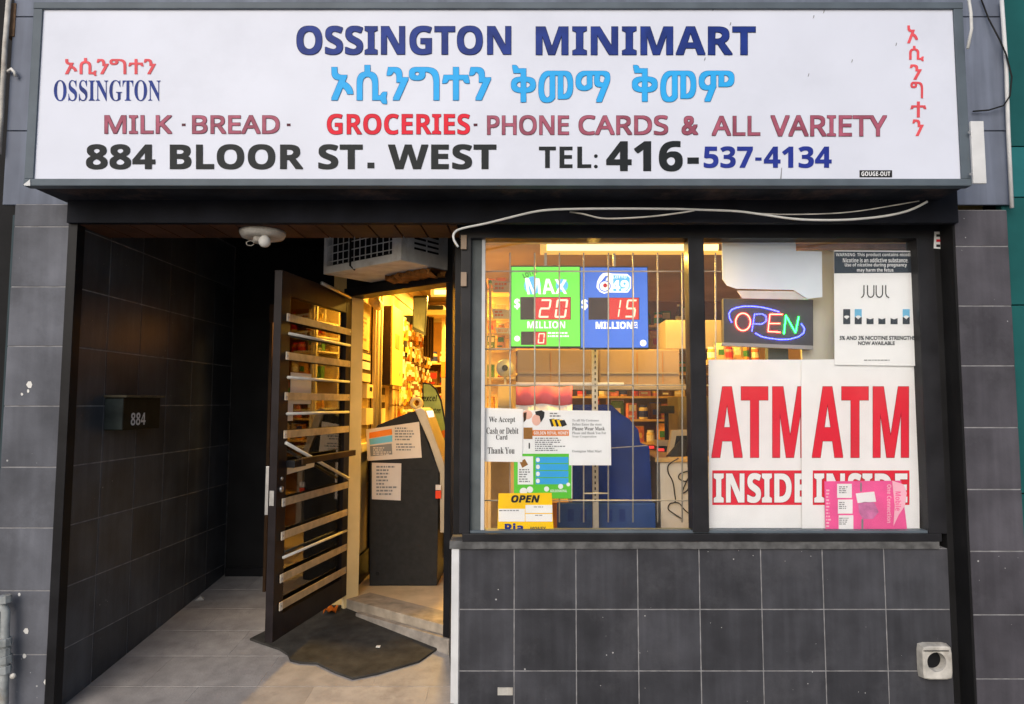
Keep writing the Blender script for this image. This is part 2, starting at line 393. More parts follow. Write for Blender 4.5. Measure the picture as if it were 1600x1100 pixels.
# ================================================================== STRUCTURE
struct('sidewalk', MB().box(-150, 150, -150, 3.36, -0.3, 0.024), walkM)
ramp = struct('entry_floor', MB().slab([(-2.42,3.36),(-0.37,3.36),(-0.37,6.0),(-2.42,6.0)], lambda p: rz(p)-0.10, 0.0985), mat('floor_grout', (0.38, 0.355, 0.34), 0.9, 0.2, 20))
for i in range(4):
    for j in range(6):
        x0 = -2.31 + i*0.60 - (0.3 if j % 2 else 0.0); y0 = 3.36 + j*0.33
        x1, y1 = min(x0+0.5965, -0.375), y0+0.3265; x0 = max(x0, -2.31)
        if x0 > -0.40: continue
        obj('floor_tile', MB().slab([(x0,y0),(x1,y0),(x1,y1),(x0,y1)], lambda p: rz(p)-0.010, 0.010), floorM, ramp, bevel=0.001)

def tile(parent, m, x0, x1, y0, y1, z0, z1, name='tile'):
    return obj(name, MB().box(x0, x1, y0, y1, z0, z1), m, parent, bevel=0.002)
# tiled pillars
def pillar(label, px0, px1, joints, top, m, capm):
    x0 = at(px0, 700, YP).x; x1 = at(px1, 700, YP).x
    t = thing('tiled_pillar', label, 'pillar', ((x0+x1)/2, YP+0.1, 0), group='tiled pillars flanking the shopfront')
    zt = at(0, top, YP).z
    obj('core', MB().box(x0, x1, YP+0.0025, YP+0.30, -0.05, zt), grout, t)
    zs = [zt] + [at(0, j, YP).z for j in joints] + [-0.03]
    for i in range(len(zs)-1):
        if zs[i] - zs[i+1] > 0.06: tile(t, m if i else capm, x0-0.002, x1+0.002, YP, YP+0.02, zs[i+1]+0.003, zs[i]-0.003)
    return t, x0, x1, zt
pl, plx0, plx1, plz = pillar('bleached grey tiled pillar beside the dark recess', 3, 93, [354, 448, 541, 634.5, 730, 825, 923, 1023], 319, tileL, tileL)
pr, prx0, prx1, prz = pillar('plum grey tiled pillar beside the shop window', 1509, 1592, [384.8, 478, 571.5, 668, 764.8, 861.5, 960.8, 1061], 328, tileR, tileR)
# black corner guard on pillar
obj('corner_guard', MB().box(plx1-0.004, XL+0.02, YP-0.012, YP+0.05, -0.03, plz-0.02), blackM, pl, bevel=0.003)
obj('side_return', MB().box(prx0-0.012, prx0-0.001, YP+0.004, YP+0.20, -0.03, prz), darkwall, pr)
# recess side wall
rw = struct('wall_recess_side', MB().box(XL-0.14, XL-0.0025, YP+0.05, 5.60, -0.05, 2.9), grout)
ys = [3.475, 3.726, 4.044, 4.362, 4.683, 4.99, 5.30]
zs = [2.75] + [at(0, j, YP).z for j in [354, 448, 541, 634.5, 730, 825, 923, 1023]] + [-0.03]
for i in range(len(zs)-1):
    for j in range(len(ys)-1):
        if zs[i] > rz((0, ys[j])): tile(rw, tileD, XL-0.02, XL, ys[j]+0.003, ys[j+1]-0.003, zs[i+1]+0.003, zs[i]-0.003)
# recess back wall with a dark house door
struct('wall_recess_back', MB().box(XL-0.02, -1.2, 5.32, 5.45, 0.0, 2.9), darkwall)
bd = thing('inner_door', 'black door deep at the back of the recess', 'door', (-1.98, 5.31, 0.2))
obj('door_leaf', MB().box(-2.28, -1.62, 5.28, 5.315, 0.24, 2.2), darkwall, bd, bevel=0.004)
obj('lock_plate', MB().box(at(348,0,5.27).x, at(357,0,5.27).x, 5.272, 5.279, at(0,634,5.27).z, at(0,621,5.27).z), steel, bd, bevel=0.001)
obj('kick_plate', MB().box(-2.28, -1.62, 5.262, 5.278, 0.205, 0.30), blackM, bd)
# ceilings of the recess
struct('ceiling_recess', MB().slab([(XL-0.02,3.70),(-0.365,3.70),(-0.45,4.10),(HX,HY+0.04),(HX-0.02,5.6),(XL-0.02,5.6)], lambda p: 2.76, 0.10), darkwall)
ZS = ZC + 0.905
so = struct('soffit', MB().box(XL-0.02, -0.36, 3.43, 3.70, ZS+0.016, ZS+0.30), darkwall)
x = XL
while x < -0.40:
    obj('plank', MB().box(x+0.004, min(x+0.131, -0.365), 3.425, 3.698, ZS, ZS+0.015), plankM, so, bevel=0.003); x += 0.135
z_lint = 2.60
struct('wall_lintel', MB().box(XL-0.02, prx0-0.004, 3.385, 3.424, ZS+0.002, z_lint), mat('lintel_paint', (0.008, 0.009, 0.014), 0.7, 0.4, 6, 0.3, 30))
# upper fascia of the building
fas = thing('fascia', 'blue grey sheet metal fascia behind the shop sign', 'fascia', (0, 3.5, 2.5))
fx = [at(15, 150, 3.45).x, -1.9, 1.95, at(1574, 150, 3.45).x]
fz = [at(0, 321, 3.45).z, at(0, 205, 3.45).z, 3.55]
obj('backing', MB().box(fx[0]+0.01, fx[3]-0.01, 3.462, 3.9, fz[0]+0.16, 5.2), blackM, fas)
for a, b in ((0, 1), (2, 3)):
    for c in (0, 1):
        obj('panel', MB().box(fx[a], fx[b], 3.445, 3.462, fz[c]+0.003+ (0 if c else 0.0), fz[c+1]-0.003), fasciaM, fas, bevel=0.002)
obj('panel', MB().box(fx[0], fx[3], 3.445, 3.462, 3.553, 5.0), fasciaM, fas, bevel=0.002)
# neighbours
nl = thing('neighbour_shopfront', 'black recessed shopfront edge beyond the bleached pillar', 'building', (-3.2, 3.6, 0))
obj('wall', MB().box(-4.6, plx0-0.012, 3.52, 4.2, -0.05, 5.2), darkwall, nl)
obj('trim', MB().box(plx0-0.05, plx0-0.014, 3.47, 3.519, 0, 2.5), mat('neighbour_trim', (0.03, 0.05, 0.06), 0.5, 0.2), nl)
nr = thing('teal_building', 'teal green panelled shopfront beside the plum pillar', 'building', (3.3, 3.6, 0))
xr = prx1 + 0.012
obj('wall', MB().box(xr+0.02, 4.9, 3.52, 4.2, -0.05, 5.2), blackM, nr)
tz = [-0.02] + [at(0, j, 3.48).z for j in (1010, 771-0, 477, 309, 230)] + [5.2]
tz = sorted(tz)
tealb = mat('teal_panel_light', (0.02, 0.15, 0.16), 0.35, 0.2, 3)
for i in range(len(tz)-1):
    obj('panel', MB().box(xr, 4.9, 3.47, 3.515, tz[i]+0.003, tz[i+1]-0.003), tealb if i == len(tz)-3 else teal, nr, bevel=0.002)
def pipe(name, label, cat, pts, r, m, n=8, group=None):
    return tag(obj(name, MB().tube(pts, r, n), m, smooth=True), label, cat, group)
pipe('conduit', 'white vertical conduit between fascia and teal building', 'pipe', [at(1565,0,3.42), at(1572,100,3.42), at(1575,200,3.42), at(1581,325,3.42)], 0.010, whitetrim)
pipe('conduit', 'thin white conduit on the neighbour edge left of sign', 'pipe', [at(14,-5,3.42), at(8,70,3.42), at(2,180,3.42), at(-2,240,3.42)], 0.012, oldwhite)
tb = thing('wall_bracket', 'rusty bracket with white hook beside the sign top', 'bracket', at(18, 90, 3.47))
obj('arm', MB().box(at(16,0,3.46).x, at(30,0,3.46).x, 3.44, 3.50, at(0,60,3.46).z, at(0,8,3.46).z), mat('rust', (0.16,0.10,0.06),0.8,0.4,20), tb, bevel=0.004)
obj('hook', MB().tube([at(12,112,3.43), at(18,108,3.42), at(23,113,3.42), at(25,120,3.43)], 0.008, 8), white, tb, smooth=True)
pipe('dark_cable', 'black cable looping over the fascia beside white conduit', 'cable', [at(1532,-4,3.43), at(1545,30,3.425), at(1562,62,3.40), at(1572,85,3.40), at(1581,120,3.40), at(1578,150,3.40), at(1568,165,3.41), at(1545,172,3.42), at(1520,174,3.43)], 0.004, cableb, 6)
pipe('loose_cable', 'short white cable hanging over the sign top corner', 'cable', [at(1513,-6,3.12), at(1517,20,3.11), at(1518,45,3.11), at(1512,76,3.12)], 0.007, cablew, 8)

# ================================================================== SIGN
sg = thing('shop_sign', 'large white lightbox shop sign with painted lettering', 'sign', (at(780,289,YS).x, YS+0.13, at(0,289,YS).z))
sx0, sx1 = at(44, 150, YS).x, at(1512, 150, YS).x
z0, z1 = at(0, 290, YS).z, at(0, 3, YS).z
fxl, fxr = at(58, 150, YS).x, at(1497, 150, YS).x
fz0, fz1 = at(0, 279, YS).z, at(0, 13, YS).z
obj('cabinet', MB().box(sx0+0.012, sx1-0.012, YS+0.03, YP+0.02, z0+0.012, z1-0.012), signframeM, sg)
obj('underside', MB().box(sx0+0.014, sx1-0.014, YS+0.032, YP+0.018, z0+0.004, z0+0.0115), underM, sg)
obj('face', MB().box(fxl-0.01, fxr+0.01, YS+0.012, YS+0.029, fz0-0.01, fz1+0.01), signface, sg)
obj('frame_rail', MB().box(sx0, sx1, YS, YS+0.05, z0, fz0), signframeM, sg, bevel=0.004)
obj('frame_rail', MB().box(sx0, sx1, YS, YS+0.05, fz1, z1), signframeM, sg, bevel=0.004)
obj('frame_stile', MB().box(sx0+0.001, fxl, YS+0.002, YS+0.05, fz0+0.001, fz1-0.001), signframeM, sg, bevel=0.003)
obj('frame_stile', MB().box(fxr, sx1-0.001, YS+0.002, YS+0.05, fz0+0.001, fz1-0.001), signframeM, sg, bevel=0.003)
YT = YS + 0.0105
BK = [("OSSINGTON", 'bold', (464, 41, 798, 85), navy, navyd), ("MINIMART", 'bold', (838, 42, 1180, 85), navy, navyd)]
for b, s, bx, m, e in BK: text(b, s, bx, YT, m, sg, e, off=0.5, eoff=0.6)
for b, bx in (("ኦሲንግተን", (519, 103, 766, 161)), ("ቅመማ", (800, 103, 952, 159)), ("ቅመም", (989, 103, 1146, 158))):
    text(b, 'plain', bx, YT, cyan, sg, cyand, off=1.3, eoff=0.5)
text("ኦሲንግተን", 'plain', (102, 91, 243, 118), YT, redf, sg, off=0.5)
text("OSSINGTON", 'serif', (84, 125, 251, 158), YT, navy, sg)
for b, x0, x1, y0, y1 in (("MILK", 164, 268, 181, 208), ("BREAD", 301, 436, 181, 208), ("PHONE", 762, 888, 181, 210), ("CARDS", 905, 1043, 181, 210),
                  ("&", 1066, 1090, 182, 210), ("ALL", 1113, 1187, 182, 211), ("VARIETY", 1205, 1385, 181, 212)):
    text(b, 'sans' if b != '&' else 'plain', (x0, y0, x1, y1), YT, maroon, sg, maroond, off=0.7, eoff=0.5)
text("GROCERIES", 'bold', (511, 178, 734, 210), YT, redp, sg, redd, eoff=0.5)
for px in (287, 451, 743): rect((px-3, 193, px+3, 197), YT, maroond, sg, 'dot')
for b, x0, x1 in (("884", 135, 242), ("BLOOR", 266, 473), ("ST", 498, 566), ("WEST", 607, 775)):
    text(b, 'bold', (x0, 226, x1, 264), YT, blackp, sg, off=0.8)
rect((574, 254, 585, 263), YT, blackp, sg, 'dot')
text("TEL:", 'bold', (842, 229, 934, 263), YT, blackp, sg)
text("416", 'bold', (948, 221, 1066, 267), YT, blackp, sg, off=0.9)
rect((1074, 246, 1092, 256), YT, blackp, sg, 'dash')
text("537", 'bold', (1100, 229, 1176, 262), YT, blue2, sg, off=0.5)
rect((1180, 246, 1190, 251), YT, blue2, sg, 'dash')
text("4134", 'bold', (1194, 229, 1299, 262), YT, blue2, sg, off=0.5)
for ch, bx in (("ኦ", (1418, 40, 1434, 67)), ("ሲ", (1421, 72, 1443, 95)), ("ን", (1422, 101, 1440, 124)), ("ግ", (1423, 128, 1442, 153)), ("ተ", (1423, 159, 1447, 183)), ("ን", (1426, 187, 1443, 212))):
    text(ch, 'plain', bx, YT, redf, sg, off=0.45)
st = rect((1343, 266, 1394, 277), YT, ink, sg, 'sticker'); text("GOUGE-OUT", 'bold', (1346, 268, 1391, 275), YT-0.001, paper, sg)
for (px, py) in ((1270,26),(1286,18),(1140,37),(1100,92),(1262,117),(1399,69),(1330,95),(1113,14)):
    obj('scuff', MB().add([at(px,py+3,YT), at(px+1.6,py+2,YT), at(px+2.6,py-2,YT), at(px+1.4,py-2.4,YT)], [(0,1,2,3)]), inkg, sg)
obj('scuff', MB().add([at(1219,280,YT), at(1221,280,YT), at(1222,262,YT), at(1221,262,YT)], [(0,1,2,3)]), inkg, sg)
# white end plate bolted over the sign corner
ep = obj('end_plate', MB().box(at(1504,0,YS).x, at(1524,0,YS).x, YS-0.014, YS-0.001, at(0,288,YS).z, at(0,191,YS).z), whitetrim, sg, bevel=0.003)
for px, py in ((1515,207),(1517,272)):
    obj('screw', MB().lathe(at(px,py,YS-0.017), [(0.007,0),(0.007,0.004)], 10, 1), inkg, ep)
obj('corner_clip', MB().hexa(at(37,288,YS-0.004), at(47,280,YS-0.004), at(47,290,YS-0.004), at(38,290,YS-0.004), (0,0.003,0)), whitetrim, sg)

# ================================================================== KNEE WALL AND WINDOW
kx0, kx1 = at(717.5, 950, YW).x, at(1478, 950, YW).x
kt = at(0, 857, YW).z
kw = thing('knee_wall', 'charcoal tiled low wall under the shop window', 'wall', ((kx0+kx1)/2, YW+0.1, 0))
obj('core', MB().box(kx0-0.02, prx0-0.002, YW+0.0025, YW+0.16, -0.05, kt), grout, kw)
p0 = at(803.2, 1000, YW).x; pit = 0.3125
xs = [kx0] + [p0 + pit*i for i in range(0, 8)]; xs = [v for v in xs if v < prx0-0.08] + [prx0-0.012]
kz = [kt, at(0, 952.3, YW).z, at(0, 1048.5, YW).z]; kz += [kz[2]-0.31]; kz.append(-0.04)
for i in range(len(kz)-1):
    for j in range(len(xs)-1):
        tile(kw, tileM, xs[j]+0.0028, xs[j+1]-0.0028, YW, YW+0.02, kz[i+1]+0.0028, kz[i]-0.0028)
obj('edge_trim', MB().box(kx0-0.040, kx0-0.002, YW-0.006, YW+0.17, -0.03, kt-0.001), whitetrim, kw, bevel=0.002)
obj('patch_mark', MB().box(at(781,0,YW).x, at(803,0,YW).x, YW-0.0025, YW-0.0005, at(0,1086,YW).z, at(0,1074,YW).z), oldwhite, kw)
cap = MB(); n = 40; cx0, cx1 = at(702,857,YW-0.02).x, at(1470,857,YW-0.02).x
rr = random.Random(11)
top = at(0, 846, YW-0.02).z
for i in range(n+1):
    xx = cx0 + (cx1-cx0)*i/n; dz = rr.uniform(-0.004, 0.004)
    cap.v += [Vector((xx, YW-0.012+rr.uniform(-0.003,0.003), kt+0.001+dz*0.6)), Vector((xx, YW-0.008+rr.uniform(-0.003,0.003), top+dz*0.4)), Vector((xx, YW+0.15, top+0.003)), Vector((xx, YW+0.15, kt+0.001))]
for i in range(n):
    for k in range(4): cap.f.append((i*4+k, i*4+(k+1) % 4, (i+1)*4+(k+1) % 4, (i+1)*4+k))
cap.f += [(3,2,1,0), (n*4, n*4+1, n*4+2, n*4+3)]
obj('mortar_cap', cap, stoneM, kw)

win = thing('shop_window', 'black framed two pane shop window above the low wall', 'window', ((kx0+kx1)/2, YW+0.05, top))
def fbox(name, px0, px1, py0, py1, Y0, Y1, m=frameM, bev=0.004, parent=win):
    a = at(px0, (py0+py1)/2, Y0); b = at(px1, (py0+py1)/2, Y0)
    return obj(name, MB().box(a.x, b.x, Y0, Y1, at(0, py1, Y0).z, at(0, py0, Y0).z), m, parent, bevel=bev)
fbox('frame_head', 718, 1474, 346, 372, YW-0.005, YW+0.10)
fbox('frame_head_step', 718, 1474, 337, 347, YW-0.02, YW+0.08)
fbox('frame_sill', 722, 1472, 834, 846.5, YW-0.012, YW+0.10)
fbox('sill_bead', 734, 1466, 829, 835, YW+0.01, YW+0.09, signframeM)
fbox('frame_jamb', 719, 735, 370, 834, YW-0.003, YW+0.10)
fbox('frame_jamb', 1442, 1472, 370, 834, YW-0.003, YW+0.10)
fbox('mullion', 1079, 1104, 371, 832, YW-0.003, YW+0.10)
fbox('inner_jamb', 735.5, 757, 371, 832, YW+0.03, YW+0.09, mat('jamb_grey', (0.10, 0.115, 0.12), 0.5, 0.25, 8))
fbox('jamb_bead', 752, 757.5, 371, 832, YW+0.025, YW+0.029, whitetrim, 0.001)
for a, b in ((737, 1080), (1103, 1443)):
    g = fbox('pane', a, b, 371, 832, YG-0.003, YG+0.003, glassM, 0)
fbox('jamb_post', 1474.5, 1488, 335, 1100, YW-0.004, YW+0.10, darkwall)
for py in (378, 436):
    tag(fbox('contact_sensor', 720, 729, py-11, py+11, YW-0.022, YW-0.0045, mat('tan_plastic', (0.36, 0.27, 0.2), 0.5, 0.15), 0.002, None),
        ('upper' if py < 400 else 'lower') + ' small tan plastic block on the window frame corner', 'sensor', 'tan blocks on the window frame')
ms = sheet('alarm_sticker', 'small white sticker with marks at window frame corner', 'sticker', ((1460,362),(1473,362),(1471,389),(1459,388)), YW-0.008, paper)
for k, py in enumerate((366, 374, 382)): rect((1463, py, 1469, py+4), YW-0.0095, redp if k == 1 else ink, ms)

# vent
vt = thing('vent_hood', 'white square dryer vent on the charcoal tiles', 'vent', at(1456, 1058, YW))
a, b = at(1431, 1003, YW), at(1482, 1058, YW)
c = (a+b)/2; hw = (b.x-a.x)/2; hh = (a.z-b.z)/2; zc_ = c.z
ring = MB(); nn = 24
for Yv, k in ((YW-0.002, 1.0), (YW-0.045, 0.93), (YW-0.05, 0.86)):
    for q in range(nn):
        t = 2*math.pi*q/nn; e = 1/max(abs(math.cos(t)), abs(math.sin(t))); e = min(e, 1.32)
        ring.v.append(Vector((c.x + hw*k*e*math.cos(t), Yv, zc_ + hh*k*e*math.sin(t))))
hr = 0.047
for Yv, k in ((YW-0.046, 1.0), (YW-0.004, 0.92)):
    for q in range(nn):
        t = 2*math.pi*q/nn; ring.v.append(Vector((c.x-0.004 + hr*k*math.cos(t), Yv, zc_+0.004 + hr*k*math.sin(t))))
for r_ in range(4):
    for q in range(nn): ring.f.append((r_*nn+q, r_*nn+(q+1) % nn, (r_+1)*nn+(q+1) % nn, (r_+1)*nn+q))
obj('hood', ring, oldwhite, vt)
obj('duct', MB().lathe((c.x-0.004, YW-0.0039, zc_+0.004), [(0.044,0),(0.044,0.001)], 20, 1), blackM, vt)
obj('louvre_slot', MB().box(c.x-0.07, c.x+0.055, YW-0.053, YW-0.0505, zc_+0.058, zc_+0.062), blackM, vt)
# cables over the window
def smoothpath(pts, n=6):
    out = []; P = [Vector(p) for p in pts]; P = [P[0]] + P + [P[-1]]
    for i in range(1, len(P)-2):
        for k in range(n):
            t = k/n; p0, p1, p2, p3 = P[i-1:i+3]
            out.append(0.5*((2*p1) + (p2-p0)*t + (2*p0-5*p1+4*p2-p3)*t*t + (3*p1-p0-3*p2+p3)*t*t*t))
    return out + [P[-2]]
CB = [(1449,315),(1420,329),(1380,338),(1330,343),(1285,344),(1240,342),(1190,335),(1150,330),(1100,328),(1050,326.5),(960,326),(880,327),(840,330),(800,339),(760,349),(722,357),(710,364),(709,374),(716,386)]
pipe('draped_cable', 'thick white cable draped along the top of the window', 'cable', smoothpath([at(x, y, 3.29+0.02*math.sin(i)) for i, (x, y) in enumerate(CB)], 4), 0.0058, cablew)
pipe('draped_cable', 'thin slack white cable sagging under the thick one', 'cable', smoothpath([at(x, y, 3.297) for x, y in [(890,331),(910,334),(940,341),(975,341),(1020,338),(1060,333),(1085,329)]], 4), 0.004, oldwhite, 6)
pipe('draped_cable', 'thin dim cable above the sagging cable near the plum pillar', 'cable', smoothpath([at(x, y, 3.30) for x, y in [(1165,332),(1220,335),(1290,334),(1340,330),(1390,322),(1436,314)]], 4), 0.003, oldwhite, 6)

# recess light, mailbox, gas valve
lt = thing('ceiling_lamp', 'white round lamp holder with bare unlit bulb under the soffit', 'lamp', (at(411,355,3.555).x, 3.555, ZS-0.02))
lc = Vector((at(411,355,3.555).x, 3.555, ZS))
obj('base', MB().lathe(lc - Vector((0,0,0.040)), [(0.07,0),(0.105,0.006),(0.112,0.018),(0.116,0.026),(0.116,0.039)], 28), oldwhite, lt, smooth=True)
obj('socket', MB().tube([lc+Vector((-0.01,-0.03,-0.03)), lc+Vector((-0.004,-0.055,-0.062))], 0.024, 12), oldwhite, lt, smooth=True)
obj('bulb', MB().lathe(lc + Vector((0.034,-0.06,-0.098)), [(0.004,0),(0.018,0.004),(0.028,0.016),(0.031,0.030),(0.027,0.045),(0.016,0.058),(0.013,0.07)], 16), white, lt, smooth=True)
obj('pull_loop', MB().tube([lc+Vector((-0.045+0.02*math.cos(t), -0.05, -0.075+0.013*math.sin(t))) for t in [i*0.5 for i in range(13)]], 0.002, 5), oldwhite, lt)

mbx = thing('mailbox', 'dark green metal mailbox numbered 884 on the recess wall', 'mailbox', (XL, 3.85, 1.35))
my0, my1 = 3.73, 4.10
mz0, mz1 = atx(166, 672, XL).z, atx(166, 622, XL).z
mz0 = 1.53-42/1070*3.73; mz1 = 1.53+8/1070*3.73+0.004
obj('body', MB().box(XL+0.001, XL+0.105, my0, my1, mz0, mz1), olive, mbx, bevel=0.005)
obj('side', MB().box(XL+0.004, XL+0.101, my0-0.003, my0-0.0005, mz0+0.006, mz1-0.006), olivel, mbx)
obj('lid', MB().box(XL+0.001, XL+0.125, my0-0.012, my1+0.012, mz1+0.001, mz1+0.014), mat('lid_rim', (0.10, 0.085, 0.055), 0.5, 0.4, 20), mbx, bevel=0.003)
g = glyphs("884", 'bold'); q = MB()
ny0, ny1, nz0, nz1 = 3.80, 3.945, mz0+0.025, mz0+0.095
q.add([(XL+0.1065, ny0+(ny1-ny0)*s, nz0+(nz1-nz0)*t) for s, t in g[0]], g[1]); obj('lettering', q, whitetrim, mbx)
gp = thing('gas_pipe', 'weathered grey pipe with valve fittings at pillar foot', 'pipe', at(8, 1100, 3.36))
obj('riser', MB().tube([at(4,1180,3.36), at(6,1100,3.36), at(8,985,3.36), at(9,955,3.36), at(2,943,3.36), at(-12,940,3.36)], 0.019, 12), valve, gp, smooth=True)
for py, r_ in ((936, 0.03), (1003, 0.031), (1018, 0.027), (1030, 0.034), (1046, 0.028)):
    obj('fitting', MB().tube([at(7,py+6,3.36), at(7,py-6,3.36)], r_, 8), valve, gp, bevel=0.003)
obj('screw_cap', MB().lathe(at(19,1057,3.335), [(0.012,0),(0.013,0.01),(0.008,0.014)], 10, 1), oldwhite, gp, smooth=True)
flk = MB()
for px, py, r_ in ((46,601,6),(44,611,3),(34,616,2.5),(41,986,5),(38,1025,4),(72,1066,5),(30,929,3)):
    flk.add([at(px+r_*math.cos(t)*(0.6+0.4*random.random()), py+r_*math.sin(t), YP-0.0015) for t in [k*math.pi/3 for k in range(5, -1, -1)]], [tuple(range(6))])
obj('paint_chip', flk, white, pl)

# ================================================================== DOORWAY (angled wall), AC, OPEN DOOR
ang = math.atan2(-0.602, 0.798)
dw = thing('door_frame', 'dark metal door frame set at an angle in the recess', 'door frame', (HX, HY, ZF), ang)
LW = 0.913
obj('hinge_jamb', MB().box(-0.025, 0.0, -0.02, 0.10, -0.10, 2.02), creamp, dw, True, bevel=0.003)
obj('latch_jamb', MB().box(LW, LW+0.05, -0.03, 0.10, -0.10, 2.02), blackM, dw, True, bevel=0.003)
obj('header', MB().box(-0.05, LW+0.05, -0.03, 0.10, 2.021, 2.08), blackM, dw, True, bevel=0.003)
obj('transom_panel', MB().box(-0.05, LW+0.05, -0.01, 0.08, 2.081, 2.52), darkwall, dw, True)
obj('strike_plate', MB().box(LW-0.003, LW-0.0005, -0.01, 0.03, 1.22, 1.30), steel, dw, True)
th_ = obj('threshold', MB().box(0.0, LW+0.08, 0.0, 0.20, -0.14, 0.003), mat('worn_threshold', (0.34, 0.29, 0.23), 0.7, 0.3, 12, 0.3, 40), dw, True, bevel=0.006)
obj('threshold_strip', MB().box(0.15, LW+0.06, -0.045, -0.0005, -0.14, -0.05), mat('worn_cement', (0.30, 0.27, 0.24), 0.85, 0.3, 14, 0.5, 50), dw, True, bevel=0.006)
# wall stub between hinge jamb and the recess back wall, filled further down by an added display case
struct('wall_return_window_side', MB().add([(-0.398,3.70,0.0),(-0.455,4.06,0.0),(-0.415,4.08,0.0),(-0.36,3.70,0.0),(-0.398,3.70,2.76),(-0.455,4.06,2.76),(-0.415,4.08,2.76),(-0.36,3.70,2.76)], [(0,3,2,1),(4,5,6,7),(0,1,5,4),(1,2,6,5),(2,3,7,6),(3,0,4,7)]), blackM)

ac = thing('air_conditioner', 'aged white window air conditioner jutting out above the open door', 'air conditioner', (HX, HY, ZF+2.082), ang)
ax0, ax1, ad = LW-0.705, LW-0.003, -0.39
az0, az1 = 0.015, 0.46
obj('casing', MB().box(ax0, ax1, ad+0.05, -0.012, az0, az1), acM, ac, True, bevel=0.006)
obj('grille_recess', MB().box(ax0+0.031, ax1-0.076, ad+0.044, ad+0.0495, az0+0.046, az1-0.03), blackM, ac, True)
fr = MB()
fr.box(ax0, ax0+0.03, ad, ad+0.048, az0, az1); fr.box(ax1-0.075, ax1, ad, ad+0.048, az0, az1)
fr.box(ax0+0.03, ax1-0.075, ad, ad+0.048, az0, az0+0.045); fr.box(ax0+0.03, ax1-0.075, ad, ad+0.048, az1-0.03, az1)
obj('front_frame', fr, acM, ac, True)
gr = MB(); 
for i in range(13):
    xx = ax0+0.06 + i*0.052; gr.tube([(xx, ad+0.02, az0+0.055), (xx, ad+0.02, az1-0.025)], 0.0035, 5)
for i in range(8):
    zz = az0+0.075 + i*0.05; gr.tube([(ax0+0.02, ad+0.015, zz), (ax1-0.06, ad+0.015, zz)], 0.0035, 5)
obj('wire_grille', gr, acM, ac, True)
obj('strap', MB().tube([(ax0+0.26, ad-0.004, az1), (ax0+0.265, ad-0.006, az0+0.02), (ax0+0.29, ad+0.01, az0-0.006)], 0.006, 6), cableb, ac, True)
# side vents
for k in range(2):
    v = MB()
    for i in range(9): v.box(ax1-0.004, ax1+0.003, ad+0.10+k*0.105, ad+0.19+k*0.105, az0+0.08+i*0.03, az0+0.092+i*0.03)
    obj('side_louvre', v, blackM, ac, True)
fo = MB(); rr = random.Random(5); nfo = 22
for i in range(nfo+1):
    xx = ax0+0.28 + (ax1-ax0-0.28)*i/nfo
    for (yy, zz) in ((-0.14, 0.012), (-0.15, -0.012), (-0.10, -0.03), (-0.03, -0.02), (-0.03, 0.012)):
        fo.v.append(Vector((xx, yy+rr.uniform(-0.02,0.02), zz+rr.uniform(-0.012,0.008))))
for i in range(nfo):
    for k in range(5): fo.f.append((i*5+k, i*5+(k+1) % 5, (i+1)*5+(k+1) % 5, (i+1)*5+k))
obj('foam_seal', fo, foamM, ac, True)

DL = 0.92
dr = thing('glazed_door', 'open dark metal glass door with tan security bars', 'door', (HX, HY, 0.262), math.atan2(-0.985, -0.168))
DT = 2.005
obj('hinge_stile', MB().box(0.0, 0.085, -0.045, 0, 0, DT), doorM, dr, True, bevel=0.003)
obj('latch_stile', MB().box(DL-0.10, DL, -0.045, 0, 0, DT), doorM, dr, True, bevel=0.003)
obj('top_rail', MB().box(0.0855, DL-0.1005, -0.044, -0.001, DT-0.13, DT), doorM, dr, True, bevel=0.003)
obj('bottom_rail', MB().box(0.0855, DL-0.1005, -0.044, -0.001, 0, 0.125), doorM, dr, True, bevel=0.003)
obj('pane', MB().box(0.085, DL-0.10, -0.026, -0.020, 0.12, DT-0.125), glassD, dr, True)
for z in (2.01, 1.795, 1.57, 1.36, 0.99, 0.81, 0.583, 0.435):
    s = obj('flat_bar', MB().box(0.03, DL-0.05, 0.004, 0.010, z-0.262-0.021, z-0.262+0.021), tanbar, dr, True, bevel=0.0015)
    for xx in (0.055, DL-0.06): obj('screw', MB().lathe((xx, 0.0132, z-0.262), [(0.006,0),(0.006,0.002),(0.003,0.0035)], 8, 1), steel, s, True)
    obj('end_tab', MB().box(DL-0.075, DL-0.045, 0.0105, 0.013, z-0.262-0.022, z-0.262+0.022), whitebar, s, True)
for z in (1.92, 1.675, 1.473, 0.692):
    obj('round_bar', MB().tube([(0.05, 0.012, z-0.262), (DL-0.07, 0.012, z-0.262)], 0.0085, 8), whitebar, dr, True, smooth=True)
obj('brace', MB().tube([(0.05, 0.020, 1.035-0.262), (DL-0.06, 0.016, 1.313-0.262)], 0.010, 8), whitebar, dr, True, smooth=True)
pb = obj('push_bar', MB().box(0.04, DL-0.16, 0.035, 0.065, 1.185-0.262, 1.222-0.262), darkbrown, dr, True, bevel=0.004)
obj('bracket', MB().box(DL-0.22, DL-0.09, 0.001, 0.055, 1.175-0.262, 1.215-0.262), blackM, pb, True, bevel=0.004)
obj('torn_notice', MB().add([(DL-0.14,-0.018,0.87),(DL-0.46,-0.018,0.885),(DL-0.47,-0.018,0.94),(DL-0.38,-0.018,0.93),(DL-0.30,-0.018,0.95),(DL-0.14,-0.018,0.945)], [(0,1,2,3,4,5)]), paperw, dr, True)
obj('lock_cylinder', MB().lathe((DL-0.045, 0.0, 1.063-0.262), [(0.017,0),(0.017,0.010),(0.010,0.013)], 14, 1), steel, dr, True, smooth=True)
obj('lock_cylinder', MB().lathe((DL-0.05, 0.0, 1.12-0.262), [(0.010,0),(0.010,0.006),(0.006,0.008)], 12, 1), steel, dr, True, smooth=True)
